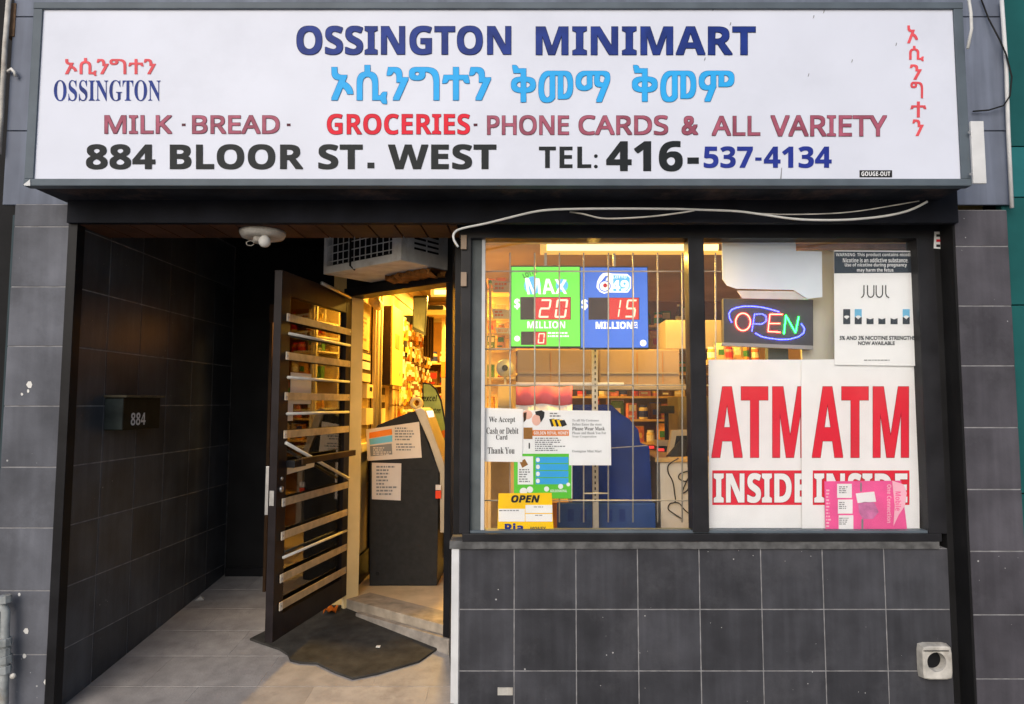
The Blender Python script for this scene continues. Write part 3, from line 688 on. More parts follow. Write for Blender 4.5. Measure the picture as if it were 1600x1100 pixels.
obj('latch_guard', MB().box(DL-0.012, DL+0.003, -0.064, -0.0455, 0.93-0.262, 1.19-0.262), steel, dr, True, bevel=0.002)
obj('face_plate', MB().box(DL+0.0005, DL+0.003, -0.038, -0.012, 0.98-0.262, 1.06-0.262), steel, dr, True)
obj('door_closer', MB().tube([(0.10, 0.03, DT-0.03), (0.52, 0.035, DT-0.005)], 0.012, 8), steel, dr, True, smooth=True)
obj('taped_notice', MB().box(DL-0.40, DL-0.155, -0.0195, -0.0185, 1.265, 1.445), paperw, dr, True)
obj('taped_notice', MB().box(DL-0.19, DL-0.105, -0.0197, -0.0187, 1.17, 1.29), paperw, dr, True)

# ================================================================== MAT, SCRAPS
MP = [(390,1001),(424,984),(540,936),(702,988),(702,1003),(655,1036),(591,1055),(551,1063),(523,1053),(495,1039),(469,1038),(453,1034),(449,1025),(436,1017)]
mp = [atz(x, y, RAMP) for x, y in MP]
tag(obj('rubber_mat', MB().slab([(p.x, p.y) for p in mp], lambda p: rz(p)+0.001, 0.013), rubber, bevel=0.004), 'worn black rubber mat with ragged edge at the doorstep', 'mat')
c = atz(516, 962, RAMP); lf = MB(); rr = random.Random(2)
for i in range(5):
    for k in range(5):
        lf.v.append(c + Vector((-0.035+0.075*i/4, -0.05+0.12*k/4, 0.014 + 0.035*abs(math.sin(i*1.3+k*0.9)) + rr.uniform(0,0.01))))
for i in range(4):
    for k in range(4): lf.f.append((i*5+k, (i+1)*5+k, (i+1)*5+k+1, i*5+k+1))
tag(obj('fallen_leaf', lf, leafM, smooth=True), 'curled orange leaf lying on the mat by the door', 'leaf')
c = atz(591, 1015, RAMP)
tag(obj('litter_scrap', MB().box(c.x-0.012, c.x+0.012, c.y-0.012, c.y+0.012, rz(c)+0.0145, rz(c)+0.021), white, bevel=0.003), 'tiny white scrap lying on the black mat', 'litter')
c = atz(312, 939, RAMP)
tag(obj('litter_scrap', MB().add([c+Vector((-0.03,-0.01,0.004)), c+Vector((0.03,0,0.004)), c+Vector((0.02,0.03,0.012)), c+Vector((-0.02,0.025,0.010)), c+Vector((0,0.01,0.03))], [(0,1,4),(1,2,4),(2,3,4),(3,0,4)]), oldwhite), 'pale crumpled scrap at the foot of the recess wall', 'litter')

# ================================================================== SHOP INTERIOR
struct('floor_shop', MB().add([(HX-0.02,HY+0.02,ZF),(-0.45,4.09,ZF),(-0.40,YW+0.165,ZF),(2.6,YW+0.165,ZF),(2.6,8.6,ZF),(HX-0.02,8.6,ZF)], [(0,1,2,3,4,5)]), intfloor)
struct('ceiling_shop', MB().slab([(-0.355,YW+0.10),(2.6,YW+0.10),(2.6,8.6),(HX-0.02,8.6),(HX-0.015,HY+0.06),(-0.44,4.12)], lambda p: 2.765, 0.085), intceil)
wl = struct('wall_shop_side', MB().box(HX-0.14, HX-0.02, 4.70, 8.6, 0, 2.765), cream)
struct('wall_shop_back', MB().box(HX-0.02, 2.6, 8.3, 8.45, 0, 2.765), cream)
struct('wall_shop_far_side', MB().box(2.48, 2.6, YW+0.16, 8.6, 0, 2.765), cream)
struct('wall_over_window', MB().box(-0.36, 2.47, YW+0.101, YW+0.16, at(0,372,YW).z+0.005, 2.764), cream)
# slatwall boards on the side wall
sz = 1.10
while sz < 2.7:
    obj('slat_board', MB().box(HX-0.0195, HX+0.005, 6.05, 8.28, sz, sz+0.128), slat, wl, bevel=0.003); sz += 0.14
obj('skirting', MB().box(HX-0.0195, HX-0.005, 4.72, 6.0, ZF, ZF+0.20), blackM, wl)
obj('wall_panel', MB().box(HX-0.0195, HX-0.008, 4.72, 5.22, 0.455, 1.18), creamp, wl)
obj('panel_ledge', MB().box(HX-0.0195, HX+0.02, 4.72, 5.22, 1.181, 1.24), creamp, wl, bevel=0.004)

# lamps
def lamp_fixture(label, x0, x1, Y, z, e, ori='x', vis=True):
    t = thing('strip_light', label, 'light', ((x0+x1)/2, Y, z), group='warm strip lights inside the shop')
    obj('housing', MB().box(x0, x1, Y-0.05, Y+0.05, z+0.034, z+0.075), fixM, t, bevel=0.004)
    obj('end_cap', MB().box(x0-0.006, x0+0.03, Y-0.052, Y+0.052, z-0.032, z+0.078), fixM, t, bevel=0.004)
    obj('tube', MB().tube([(x0+0.03, Y-0.012, z), (x1-0.03, Y-0.012, z)], 0.026, 12), tubeM, t, smooth=True)
    obj('lower_lip', MB().box(x0, x1, Y-0.052, Y-0.046, z-0.052, z-0.030), fixM, t)
    l = bpy.data.lights.new('strip_glow', 'AREA'); l.shape = 'RECTANGLE'; l.size = x1-x0-0.1; l.size_y = 0.1; l.energy = e; l.color = (1.0, 0.57, 0.085)
    lo = bpy.data.objects.new('strip_glow', l); COL.objects.link(lo); lo.parent = t; lo.location = (0, 0, -0.06)
    return t
zf = at(900, 387, 3.95).z
lamp_fixture('glowing yellow strip light behind the top of the window', at(846,387,3.95).x, at(1128,387,3.95).x, 3.95, zf, 46)
lamp_fixture('strip light deeper in the shop above the aisle', -1.0, -0.50, 7.05, 2.68, 80)
lamp_fixture('added strip light hidden inside the angled doorway', -0.95, -0.50, 5.75, 2.66, 75)  # unseen lamp added to brighten the shop behind the doorway

# kiosk
YA = 4.98
kp = [(577,905),(683,905),(686,735),(668,690),(650,642),(640,644),(590,664),(578,680)]
K = [at(x, y, YA) for x, y in kp]
kz0 = ZF + 0.003
km = thing('cash_machine', 'charcoal cash machine just inside the open door', 'cash machine', (K[0].x+0.25, YA+0.2, ZF))
prof = [(K[0].x, kz0)] + [(K[1].x, kz0)] + [(p.x, p.z) for p in K[2:]]
obj('body', MB().prism(prof, YA, YA+0.42), atmM, km, bevel=0.008)
tr = [(648,640),(658,637),(664,641),(694,722),(698,742),(698,832),(688,832),(687.5,740),(671,692)]
obj('front_trim', MB().prism([(at(x,y,YA).x, at(x,y,YA).z) for x, y in tr[::-1]][::-1], YA-0.012, YA+0.43), atmS, km, bevel=0.006)
obj('screen_recess', MB().hexa(at(662,640,YA+0.05), at(668,643,YA+0.05), at(671,658,YA+0.05), at(665,656,YA+0.05), (0,0.3,0)), backwhite, km)
obj('card_slot', MB().box(at(689,0,YA).x, at(697,0,YA).x, YA-0.03, YA-0.0125, at(0,778,YA).z, at(0,766,YA).z), mat('red_label', (0.75,0.06,0.02),0.4,0.1), km, bevel=0.002)
obj('slot_label', MB().box(at(689,0,YA).x, at(697,0,YA).x, YA-0.028, YA-0.0125, at(0,765,YA).z, at(0,757,YA).z), paperw, km)
obj('panel_seam', MB().box(at(612,0,YA).x, at(684,0,YA).x, YA-0.0015, YA-0.0003, at(0,734.6,YA).z, at(0,733.6,YA).z), blackM, km)
obj('cable_hole', MB().lathe((at(590,896,YA).x, YA-0.002, at(590,896,YA).z), [(0.015,0),(0.015,0.0015)], 14, 1), blackM, km)
n1 = sheet('taped_notice', 'wide notice with a striped picture taped on the cash machine', 'notice', ((572,671),(655,659),(659,715),(574,720)), YA-0.004, paperw)
Yq = YA-0.006
poly([(577,676),(612,670),(613,679),(577,685)], Yq, orangeP, n1); poly([(577,686),(613,680),(613,690),(578,695)], Yq, podblue, n1)
poly([(578,697),(612,693),(613,710),(579,713)], Yq, inkg, n1); lines((583,699,611,712), 4, Yq-0.001, paperw, n1, seed=3)
lines((617,668,648,690), 5, Yq, inkg, n1, seed=4); lines((619,693,650,706), 3, Yq, inkg, n1, seed=5)
n2 = sheet('taped_notice', 'small white printed notice taped low on the cash machine', 'notice', ((581,723),(627,724),(626,782),(581,780)), YA-0.004, paperw)
lines((588,728,622,776), 9, Yq, inkg, n2, seed=6, wmin=0.3)
rollm = thing('tape_roll', 'roll of cream tape standing on the cash machine', 'tape', at(651, 640, YA+0.2))
rc = at(651, 630, YA+0.2); to = MB()
for i in range(18):
    a = 2*math.pi*i/18
    for r_, yy in ((0.024,-0.02),(0.048,-0.02),(0.048,0.02),(0.024,0.02)): to.v.append(rc + Vector((r_*math.cos(a), yy, r_*math.sin(a))))
for i in range(18):
    for k in range(4): to.f.append((i*4+k, i*4+(k+1) % 4, ((i+1) % 18)*4+(k+1) % 4, ((i+1) % 18)*4+k))
obj('ring', to, creamp, rollm, smooth=True)
YE = 5.6
fin = thing('gum_display', 'green fin shaped display card with black lettering behind cash machine', 'display', at(680, 770, YE))
obj('card', MB().prism([(at(x,y,YE).x, at(x,y,YE).z) for x, y in [(660,597),(660,770),(706,770),(700,680),(690,625),(682,607),(672,599)]], YE, YE+0.012), blackM, fin)
poly([(662,600),(662,768),(703,768),(698,682),(688,627),(680,609),(671,601)][::-1], YE-0.002, greengum, fin, 'green_face')
text('excel', 'bi', (661,617,683,627), YE-0.004, ink, fin); text('best ever', 'bi', (674,636,689,646), YE-0.004, ink, fin)
oval(694, 678, 6, 6, YE-0.004, orangeP, fin)

# left interior wall: notices, thermostat, pipes, electrical panel
XW = HX - 0.006
def wallsheet(name, label, cat, px0, px1, py0, py1, m, th=0.003):
    a, b = atx(px0, py0, XW), atx(px1, py0, XW); zt, zb = a.z, atx(px0, py1, XW).z
    t = thing(name, label, cat, (XW, (a.y+b.y)/2, zb)); obj('sheet', MB().box(XW-0.012, XW+th, a.y, b.y, zb, zt), m, t, bevel=0.001)
    return t, a.y, b.y, zb, zt
def wl_lines(t, y0, y1, z0, z1, n, m, X=XW+0.0045, seed=0):
    rr = random.Random(seed); mb = MB(); h = (z1-z0)/n
    for i in range(n):
        y = y0; e = y0 + (y1-y0)*rr.uniform(0.5, 1)
        while y < e:
            w = rr.uniform(0.01, 0.04); z = z1 - h*i
            mb.add([(X,y,z-h*0.5),(X,min(y+w,e),z-h*0.5),(X,min(y+w,e),z),(X,y,z)], [(0,1,2,3)]); y += w + 0.01
    obj('lettering', mb, m, t)
t, a, b, c, d = wallsheet('wall_poster', 'tall yellowed poster with handwriting beside the door hinge', 'poster', 556, 578, 464, 542, mat('yellowed_paper', (0.62, 0.44, 0.16), 0.7, 0.15, 10))
wl_lines(t, a+0.06, b-0.06, c+0.05, d-0.08, 7, brownP, seed=1)
t, a, b, c, d = wallsheet('leaflet_rack', 'dark leaflet rack with cream cards below the yellowed poster', 'rack', 557, 577, 546, 596, darkbrown, 0.01)
obj('leaflet', MB().box(XW+0.011, XW+0.016, a+0.03, b-0.03, d-0.06, d-0.015), creamp, t); obj('leaflet', MB().box(XW+0.011, XW+0.016, a+0.03, b-0.03, d-0.13, d-0.075), paperw, t)
obj('leaflet', MB().box(XW+0.011, XW+0.020, a+0.03, b-0.03, c+0.005, d-0.16), creamp, t)
t, a, b, c, d = wallsheet('thermostat', 'small cream thermostat on the wall by the hinge', 'thermostat', 567, 577, 600, 622, creamp, 0.03)
obj('dial_window', MB().box(XW+0.0305, XW+0.032, a+0.09, b-0.03, d-0.05, d-0.02), ink, t)
wallsheet('switch_box', 'cream switch box below the thermostat', 'switch', 566, 577, 638, 664, creamp, 0.03)
for k, (px, r_) in enumerate(((582, 0.014), (586, 0.018), (590, 0.013), (594, 0.016))):
    p = atx(px, 700, HX+0.02+0.004*k)
    pipe('wall_pipe', ['first','second','third','fourth'][k] + ' of four cream pipes rising beside the leaflet rack', 'pipe', [(HX+0.006+r_, p.y, 0.9), (HX+0.006+r_, p.y, 2.0), (HX+0.006+r_, p.y+0.02, 2.5)], r_, slat, 8, 'cream pipes on the shop wall')
pc = pipe('alarm_siren', 'small orange device above the cream pipes', 'alarm', [atx(584,470,HX+0.05), atx(592,478,HX+0.05)], 0.04, slat, 8)
eb = thing('electrical_panel', 'tall yellow electrical panel box on the shop side wall', 'panel', (HX+0.05, 5.8, 1.68))
ez0, ez1 = ZC - (600-630)/1070*5.55, ZC + (630-476)/1070*5.55
obj('box', MB().box(HX-0.015, HX+0.085, 5.56, 6.02, ez0, ez1), darkbrown, eb, bevel=0.004)  # dark brown puts the shade of the box side into its colour
obj('cover', MB().box(HX+0.0855, HX+0.10, 5.555, 6.025, ez0-0.005, ez1+0.005), mat('panel_yellow', (0.72, 0.55, 0.12), 0.45, 0.06), eb, bevel=0.003)
obj('label_window', MB().box(HX+0.1005, HX+0.103, 5.67, 5.86, ez1-0.34, ez1-0.22), brownP, eb)
obj('latch', MB().box(HX+0.1005, HX+0.106, 5.87, 5.90, ez0+0.09, ez0+0.12), steel, eb)
t = thing('leaflet_rack', 'dark leaflet rack with cream cards below the electrical panel', 'rack', (HX, 5.6, 1.3))
obj('back_board', MB().box(HX-0.015, HX+0.012, 5.44, 5.72, 1.32, 1.66), darkbrown, t)
obj('leaflet', MB().box(HX+0.0125, HX+0.02, 5.48, 5.68, 1.54, 1.60), creamp, t); obj('leaflet', MB().box(HX+0.0125, HX+0.026, 5.48, 5.68, 1.33, 1.49), creamp, t)
# monitor hung on the slatwall
tv = thing('wall_monitor', 'grey screen tilted high on the shop slatwall', 'monitor', at(655, 525, 6.5))
q = [at(646,462,6.5), at(668,462,6.5), at(664,524,6.42), at(644,515,6.42)]
obj('case', MB().hexa(*q, (0,0.05,0)), darkp, tv); ins = [q[0].lerp(q[2],0.06), q[1].lerp(q[3],0.06), q[2].lerp(q[0],0.08), q[3].lerp(q[1],0.08)]
obj('screen', MB().hexa(*[p+Vector((0,-0.004,0)) for p in ins], (0,0.003,0)), screenM, tv)
obj('mount', MB().box(HX, q[0].x+0.02, 6.50, 6.58, q[2].z+0.12, q[2].z+0.2), darkp, tv)
sh = thing('high_shelf', 'cream shelf with a black device high at the back', 'shelf', at(682, 492, 6.9))
fbox('board', 666, 702, 484, 492, 6.9, 7.2, creamp, 0.004, sh)
fbox('bracket', 690, 695, 492, 585, 7.15, 7.2, creamp, 0.002, sh)
tag(fbox('black_receiver', 667, 693, 477, 483.5, 6.92, 7.15, darkp, 0.003, None), 'flat black device lying on the cream high shelf', 'device')
cur = MB(); 
for i in range(15):
    p = at(668+i*1.1, 0, 7.1); yy = 7.1 + 0.02*math.sin(i*1.7)
    cur.v += [Vector((p.x, yy, at(0,494,7.1).z)), Vector((p.x, yy, at(0,556+i*0.4,7.1).z))]
for i in range(14): cur.f.append((i*2, i*2+2, i*2+3, i*2+1))
cu = obj('dark_curtain', cur, darkbrown); tag(cu, 'dark brown curtain hanging under the high shelf', 'curtain')
sol = cu.modifiers.new('thick', 'SOLIDIFY'); sol.thickness = 0.004
tag(fbox('orange_carton', 689, 704, 565, 590, 6.4, 6.6, mat('carton_orange', (0.5, 0.17, 0.03), 0.6, 0.1), 0.004, None), 'orange carton stacked beside the dark curtain', 'box')
tag(fbox('carton_stand', 689, 705, 590.5, 690, 6.38, 6.62, cardg, 0.004, None), 'brown stand carrying the orange carton', 'stand')
tag(fbox('blue_crate', 690, 700, 826, 872, 5.35, 5.6, mat('crate_blue', (0.02, 0.17, 0.38), 0.45, 0.1), 0.006, None), 'blue crate on the floor behind the cash machine', 'crate')

# goods: shared meshes, every one an object
def bottle_mesh(h, r):
    b = MB().lathe((0,0,0), [(r,0),(r,h*0.55),(r*0.45,h*0.75),(r*0.38,h),], 8); return b
def bag_mesh(w, h):
    return MB().add([(-w/2,-0.008,0),(w/2,-0.008,0),(w/2,-0.008,h),(-w/2,-0.008,h),(-w/2,0.008,0),(w/2,0.008,0),(w/2,0.008,h),(-w/2,0.008,h),(0,-0.03,h*0.45),(0,0.03,h*0.45)],
        [(0,1,8),(1,2,8),(2,3,8),(3,0,8),(5,4,9),(6,5,9),(7,6,9),(4,7,9),(0,4,5,1),(1,5,6,2),(2,6,7,3),(3,7,4,0)])
GM = [mat('goods_%s' % n, c, 0.4, 0.25, 30) for n, c in (('amber', (0.62,0.28,0.05)), ('red', (0.48,0.05,0.03)), ('cream', (0.7,0.56,0.32)), ('green', (0.10,0.2,0.05)),
      ('brown', (0.14,0.06,0.025)), ('orange', (0.68,0.20,0.03)), ('pink', (0.62,0.2,0.16)), ('dark', (0.03,0.025,0.02)))]
GCOL = ['amber', 'red', 'cream', 'green', 'brown', 'orange', 'pink', 'dark']
GME = {}
LBL = [mat('label_%s' % n, c, 0.5, 0.1, 40) for n, c in (('white', (0.75,0.72,0.66)), ('gold', (0.65,0.42,0.06)), ('crimson', (0.5,0.03,0.03)), ('forest', (0.05,0.18,0.04)), ('indigo', (0.04,0.05,0.22)))]
ORD = {}
def ordn(n):
    return {1:'first',2:'second',3:'third',4:'fourth',5:'fifth',6:'sixth',7:'seventh',8:'eighth',9:'ninth',10:'tenth',11:'eleventh',12:'twelfth'}.get(n) or ('%d%s' % (n, {1:'st',2:'nd',3:'rd'}.get(n % 10, 'th') if n > 20 else 'th'))
def good(kind, mi, p, place, group, sc_=1.0, rzz=0.0):
    li = int(abs(p[0]*977 + p[1]*631 + p[2]*389)) % len(LBL)
    if kind == 'pack': li = li % 2
    key = (kind, mi, li)
    if key not in GME:
        mb, lb = {'bottle': lambda: (bottle_mesh(0.22, 0.036), MB().lathe((0,0,0.03), [(0.0365,0),(0.0365,0.07)], 8).lathe((0,0,0.205), [(0.0165,0),(0.0165,0.022)], 8)),
              'jar': lambda: (MB().lathe((0,0,0), [(0.045,0),(0.045,0.10),(0.034,0.115)], 10), MB().lathe((0,0,0.02), [(0.0456,0),(0.0456,0.06)], 10).lathe((0,0,0.115), [(0.039,0),(0.039,0.022)], 10)),
              'box': lambda: (MB().box(-0.05,0.05,-0.03,0.03,0,0.17), MB().box(-0.04,0.04,-0.0308,-0.03,0.085,0.15).box(-0.045,0.02,-0.0308,-0.03,0.02,0.04)),
              'bag': lambda: (bag_mesh(0.13, 0.19), MB().box(-0.065,0.065,-0.0095,0.0095,0.165,0.192).box(-0.03,0.03,-0.033,-0.02,0.05,0.11)),
              'pack': lambda: (bag_mesh(0.09, 0.15), MB().box(-0.046,0.046,-0.0095,0.0095,0.125,0.165).box(-0.022,0.022,-0.033,-0.02,0.04,0.085))}[kind]()
        nb = len(mb.f); mb.add([tuple(v) for v in lb.v], lb.f)
        o = obj(kind, mb, GM[mi], None, base=False); me = o.data; me.materials.append(LBL[li])
        for q_ in me.polygons[nb:]: q_.material_index = 1
        GME[key] = me; bpy.data.objects.remove(o)
    nm = {'bottle': 'bottle', 'jar': 'jar', 'box': 'carton', 'bag': 'snack_bag', 'pack': 'hanging_packet'}[kind]
    o = bpy.data.objects.new(nm, GME[key]); COL.objects.link(o); o.location = p; o.rotation_euler = (0,0,rzz); o.scale = (sc_, sc_, sc_)
    ORD[place] = ORD.get(place, 0) + 1
    return tag(o, '%s %s, %s %s' % (GCOL[mi], nm.split('_')[-1], ordn(ORD[place]), place), nm.split('_')[-1], group)
rr = random.Random(21)
# packets on the slatwall
for zz, rown in ((2.27, 'highest'), (2.06, 'second'), (1.86, 'third'), (1.66, 'fourth'), (1.46, 'lowest')):
    y = 6.15
    while y < 8.1:
        good('pack', rr.choice([0,0,2,5,4,7,2,0,4]), (HX+0.06, y, zz-0.12+rr.uniform(-0.03,0.03)), 'along the %s row hung on the slatwall' % rown, 'packets hung on the slatwall', rr.uniform(0.8,1.1), R(90)+rr.uniform(-0.5,0.5)); y += rr.uniform(0.11, 0.17)
# back gondola behind the window
gd = thing('goods_shelf', 'crowded wooden goods shelf deep behind the window', 'shelf', (0.9, 6.7, ZF))
obj('back_panel', MB().box(-0.45, 2.2, 6.80, 6.83, ZF, 2.55), brownP, gd)
GZ = [0.62, 0.90, 1.16, 1.38, 1.60, 1.82, 2.05, 2.28]
for z in GZ: obj('shelf_board', MB().box(-0.45, 2.2, 6.52, 6.799, z-0.02, z), wood, gd, bevel=0.003)
for xx in (-0.47, 2.2): obj('upright', MB().box(xx, xx+0.02, 6.52, 6.83, ZF, 2.55), wood, gd)
for z, rown in zip(GZ[2:], ('lowest', 'second', 'third', 'fourth', 'fifth', 'top')):
    x = -0.38
    while x < 1.6:
        good(rr.choice(['bottle','jar','box','bag','jar']), rr.choice([0,0,5,2,4,1,6,2,3]), (x, 6.6+rr.uniform(-0.03,0.08), z+0.001), 'from the left on the %s row of the crowded shelf' % rown, 'goods on the crowded shelf', rr.uniform(0.8,1.0), rr.uniform(-0.4,0.4)); x += rr.uniform(0.088, 0.125)
es = thing('end_shelf', 'narrow crowded shelf at the far end of the aisle', 'shelf', (-0.85, 8.0, ZF))
obj('back_panel', MB().box(-1.15, -0.45, 8.16, 8.18, ZF, 2.5), brownP, es)
for z, rown in ((0.95,'lowest'), (1.22,'second'), (1.48,'third'), (1.74,'fourth'), (2.0,'top')):
    obj('shelf_board', MB().box(-1.15, -0.45, 7.9, 8.159, z-0.02, z), wood, es)
    x = -1.1
    while x < -0.5:
        good(rr.choice(['bottle','jar','box']), rr.choice([0,5,2,4,1,3]), (x, 7.98, z+0.001), 'from the left on the %s row of the aisle end shelf' % rown, 'goods on the aisle end shelf', 0.95, rr.uniform(-0.3,0.3)); x += rr.uniform(0.09,0.12)
# tall cream shelving seen at the pane's edge
ts = thing('tall_shelving', 'tall cream shelving standing at the window jamb side', 'shelf', (-0.25, 5.6, ZF))
xa, xb = at(760,0,5.6).x, at(806,0,5.6).x
obj('back_panel', MB().box(xa, xb, 5.78, 5.80, ZF, 2.5), slat, ts)
for px in (762, 768): obj('upright', MB().box(at(px,0,5.5).x-0.01, at(px,0,5.5).x+0.01, 5.48, 5.50, ZF, 2.5), creamp, ts)
TZ = [at(0, p, 5.6).z for p in (456, 498, 522, 545, 590, 640, 700)]
for z in TZ: obj('shelf_board', MB().box(xa, xb, 5.50, 5.779, z-0.015, z), creamp, ts, bevel=0.002)
for i, z in enumerate(TZ):
    x = xa+0.05
    while x < xb-0.04:
        good(rr.choice(['box','bag','jar']), rr.choice([2,2,0,5]) if i < 3 else rr.choice([1,3,5,0,4]), (x, 5.6, z+0.001), 'from the left on the %s tier of the tall cream shelving' % ordn(i+1), 'goods on the tall shelving', 0.62, rr.uniform(-0.3,0.3)); x += 0.085
for k, (x0, x1, y0, y1) in enumerate(((768,796,438,457),(768,796,482,498),(773,796,511,521))):
    tcard = sheet('white_placard', ['top','middle','lowest'][k] + ' white placard clipped to the tall cream shelving', 'card', ((x0,y0),(x1,y0+2),(x1,y1),(x0+3,y1)), 5.47, paper, group='white placards on tall shelving')  # white placards with printed orange dashes
    lines((x0+5, y0+4, x1-2, y1-2), 2, 5.468, orangeP, tcard, seed=k)
fan = thing('desk_fan', 'small grey fan standing beside the cardboard boxes', 'fan', at(790, 600, 4.7))
fc = at(789, 575, 4.7)
obj('cage', MB().lathe(fc, [(0.055,0.0),(0.062,0.012),(0.062,0.03),(0.045,0.042)], 18, 1), grille, fan, smooth=True)
obj('hub', MB().lathe(fc+Vector((0,-0.012,0)), [(0.02,0),(0.022,0.01)], 12, 1), darkp, fan)
obj('stem', MB().box(fc.x-0.008, fc.x+0.008, fc.y+0.05, fc.y+0.066, fc.z-0.20, fc.z), grille, fan)
obj('base', MB().lathe(fc+Vector((0,0.058,-0.21)), [(0.05,0),(0.045,0.012)], 14), grille, fan)
fs = thing('plywood_board', 'upright orange plywood board behind the yellow card', 'board', at(783, 815, 4.4))
fbox('board', 767, 797, 718, 880, 4.4, 4.42, wood, 0.002, fs)
fbox('foot_strip', 758, 800, 880, 1010, 4.38, 4.44, wood, 0.004, fs)
tag(fbox('fan_stand', 778, 800, 600, 720, 4.66, 4.80, slat, 0.004, None), 'narrow cream pedestal under the small grey fan', 'pedestal')
pd = bpy.data.objects['fan_stand']

# shelf with cardboard boxes, lotto displays, upright
us = thing('slotted_upright', 'slotted grey metal upright carrying the cardboard box shelf', 'upright', at(930, 785, 4.03))
fbox('post', 925.5, 934.5, 420, 900, 4.02, 4.05, grille, 0.002, us)
slm = MB()
for py in range(430, 785, 9):
    p = at(930, py, 4.019); slm.box(p.x-0.004, p.x+0.004, 4.0185, 4.0195, p.z-0.010, p.z+0.006)
obj('slot', slm, blackM, us)
fbox('shelf_board', 806, 1072, 603, 609, 4.06, 4.45, cardg, 0.003, us)
fbox('shelf_edge', 806, 975, 597.5, 601, 4.04, 4.046, whitetrim, 0.001, us)
for k, (a, b, y0) in enumerate(((808, 925, 546), (937, 1062, 546))):
    t = thing('cardboard_box', ['brown cardboard box under the green jackpot sign', 'brown cardboard box under the blue jackpot sign'][k], 'box', at((a+b)/2, 602, 4.2))
    o = fbox('carton', a, b, y0, 602, 4.08, 4.4, card, 0.006, t)
    fbox('tape_band', a+2, b-2, 582, 584, 4.077, 4.0795, cardg, 0, t)
    for xx in ([950, 995, 1035] if k else [860]): fbox('crease', xx, xx+1.2, y0+4, 600, 4.0775, 4.0795, brownP, 0, t)
tag(fbox('grey_carton', 1040, 1128, 500, 545.5, 4.15, 4.4, cardg, 0.006, None), 'grey brown carton on top of the cardboard boxes', 'box')
fl = thing('hanging_cloth', 'rose and white cloth hanging below the cardboard boxes', 'cloth', at(850, 650, 4.0))
def cloth(name, y0, y1, m):
    mb = MB(); n = 20
    for i in range(n+1):
        px = 806 + 88*i/n
        for py in (y0, (y0+y1)/2, y1):
            p = at(px, py + 1.5*math.sin(i*0.5), 4.0); mb.v.append(p + Vector((0, 0.012*math.sin(i*0.9+py*0.02), 0)))
    for i in range(n):
        for k in range(2): mb.f.append((i*3+k, (i+1)*3+k, (i+1)*3+k+1, i*3+k+1))
    o = obj(name, mb, m, fl, smooth=True); s = o.modifiers.new('t', 'SOLIDIFY'); s.thickness = 0.003; return o
cloth('rose_band', 604, 632, flagred); cloth('white_band', 632, 690, flagwhite)

# jackpot displays
YL = 3.74
def jackpot(name, label, x0, x1, y0, y1, m):
    t = thing(name, label, 'sign', at((x0+x1)/2, y1, YL), group='lit jackpot signs')
    fbox('case', x0-1.5, x1+1.5, y0-2, y1+2.5, YL, YL+0.05, blackM, 0.004, t)
    fbox('lit_face', x0, x1, y0, y1, YL-0.004, YL-0.0005, m, 0.0, t)
    fbox('hanger', (x0+x1)/2-2, (x0+x1)/2+2, y0-22, y0-2, YL+0.01, YL+0.02, grille, 0.0, t)
    return t
SEG = {'0': 'abcdef', '1': 'bc', '2': 'abged', '5': 'afgcd'}
def digit(d, x, y, w, h, Y, parent, slant=0.14):
    mb = MB(); t = w*0.17
    S = {'a': (0,0,w,t), 'd': (0,h-t,w,h), 'g': (0,h/2-t/2,w,h/2+t/2), 'f': (0,0,t,h/2), 'b': (w-t,0,w,h/2), 'e': (0,h/2,t,h), 'c': (w-t,h/2,w,h)}
    for s in SEG[d]:
        a, b, c, e = S[s]; g = t*0.22
        if s in 'adg': a += g*2; c -= g*2
        else: b += g*2; e -= g*2
        def P(u, v): return at(x + u + (h-v)*slant, y + v, Y)
        mb.add([P(a,e), P(c,e), P(c,b), P(a,b)], [(0,1,2,3)])
    obj('digit', mb, segM, parent)
Yf = YL - 0.006; Yf2 = YL - 0.0075; Yf3 = YL - 0.009
jg = jackpot('jackpot_sign', 'lit green jackpot sign with red digits behind the grille', 799, 906, 417, 541, backgreen)
rect((799, 422.5, 906, 423.5), Yf, greenP, jg, 'seam')
text('LOTTO', 'bold', None, Yf, ink, jg, quad=((816,428),(838,420),(840,426),(819,435)))
oval(832, 446, 13, 14, Yf, backcyan, jg, 'blue_disc'); oval(878, 446, 9.5, 10, Yf, backcyan, jg, 'blue_disc')
text('MAX', 'bold', None, Yf2, backwhite, jg, quad=((820,434),(886,437),(886,459),(824,460)), off=0.0)
rect((813, 464, 892, 499.5), Yf, segoff, jg, 'unlit_window'); rect((835, 465, 891, 499), Yf2, segbg, jg, 'lit_window')
digit('2', 841, 467.5, 17, 29, Yf3, jg); digit('0', 866, 467.5, 18, 29, Yf3, jg)
text('$', 'plain', (804, 467, 812, 483), Yf, backwhite, jg, off=0.5)
text('MILLION', 'bold', (824, 502, 883, 513), Yf, backwhite, jg)
rect((814, 518, 854, 539), Yf, segoff, jg, 'unlit_window'); rect((834, 519, 854, 538.5), Yf2, segbg, jg, 'lit_window'); digit('0', 840, 520.5, 10, 16, Yf3, jg, 0.1)
oval(808, 529, 4.5, 4.5, Yf, backwhite, jg, 'plus_disc'); lines((856, 519, 889, 529), 2, Yf, backwhite, jg, wmin=0.95)
jb = jackpot('jackpot_sign', 'lit blue jackpot sign with red digits behind the grille', 907.5, 1012, 418, 543, backblue)
poly([(937,432),(942,427),(950,426),(956,427.5),(980,428),(986,433),(986,450),(981,457),(950,457),(944,459),(937,456),(932,449),(933,440)][::-1], Yf, backwhite, jb, 'logo_outline')
poly([(958,430),(979,430.5),(984,434),(984,449),(980,455),(958,455)][::-1], Yf2, backcyan, jb, 'logo_field')
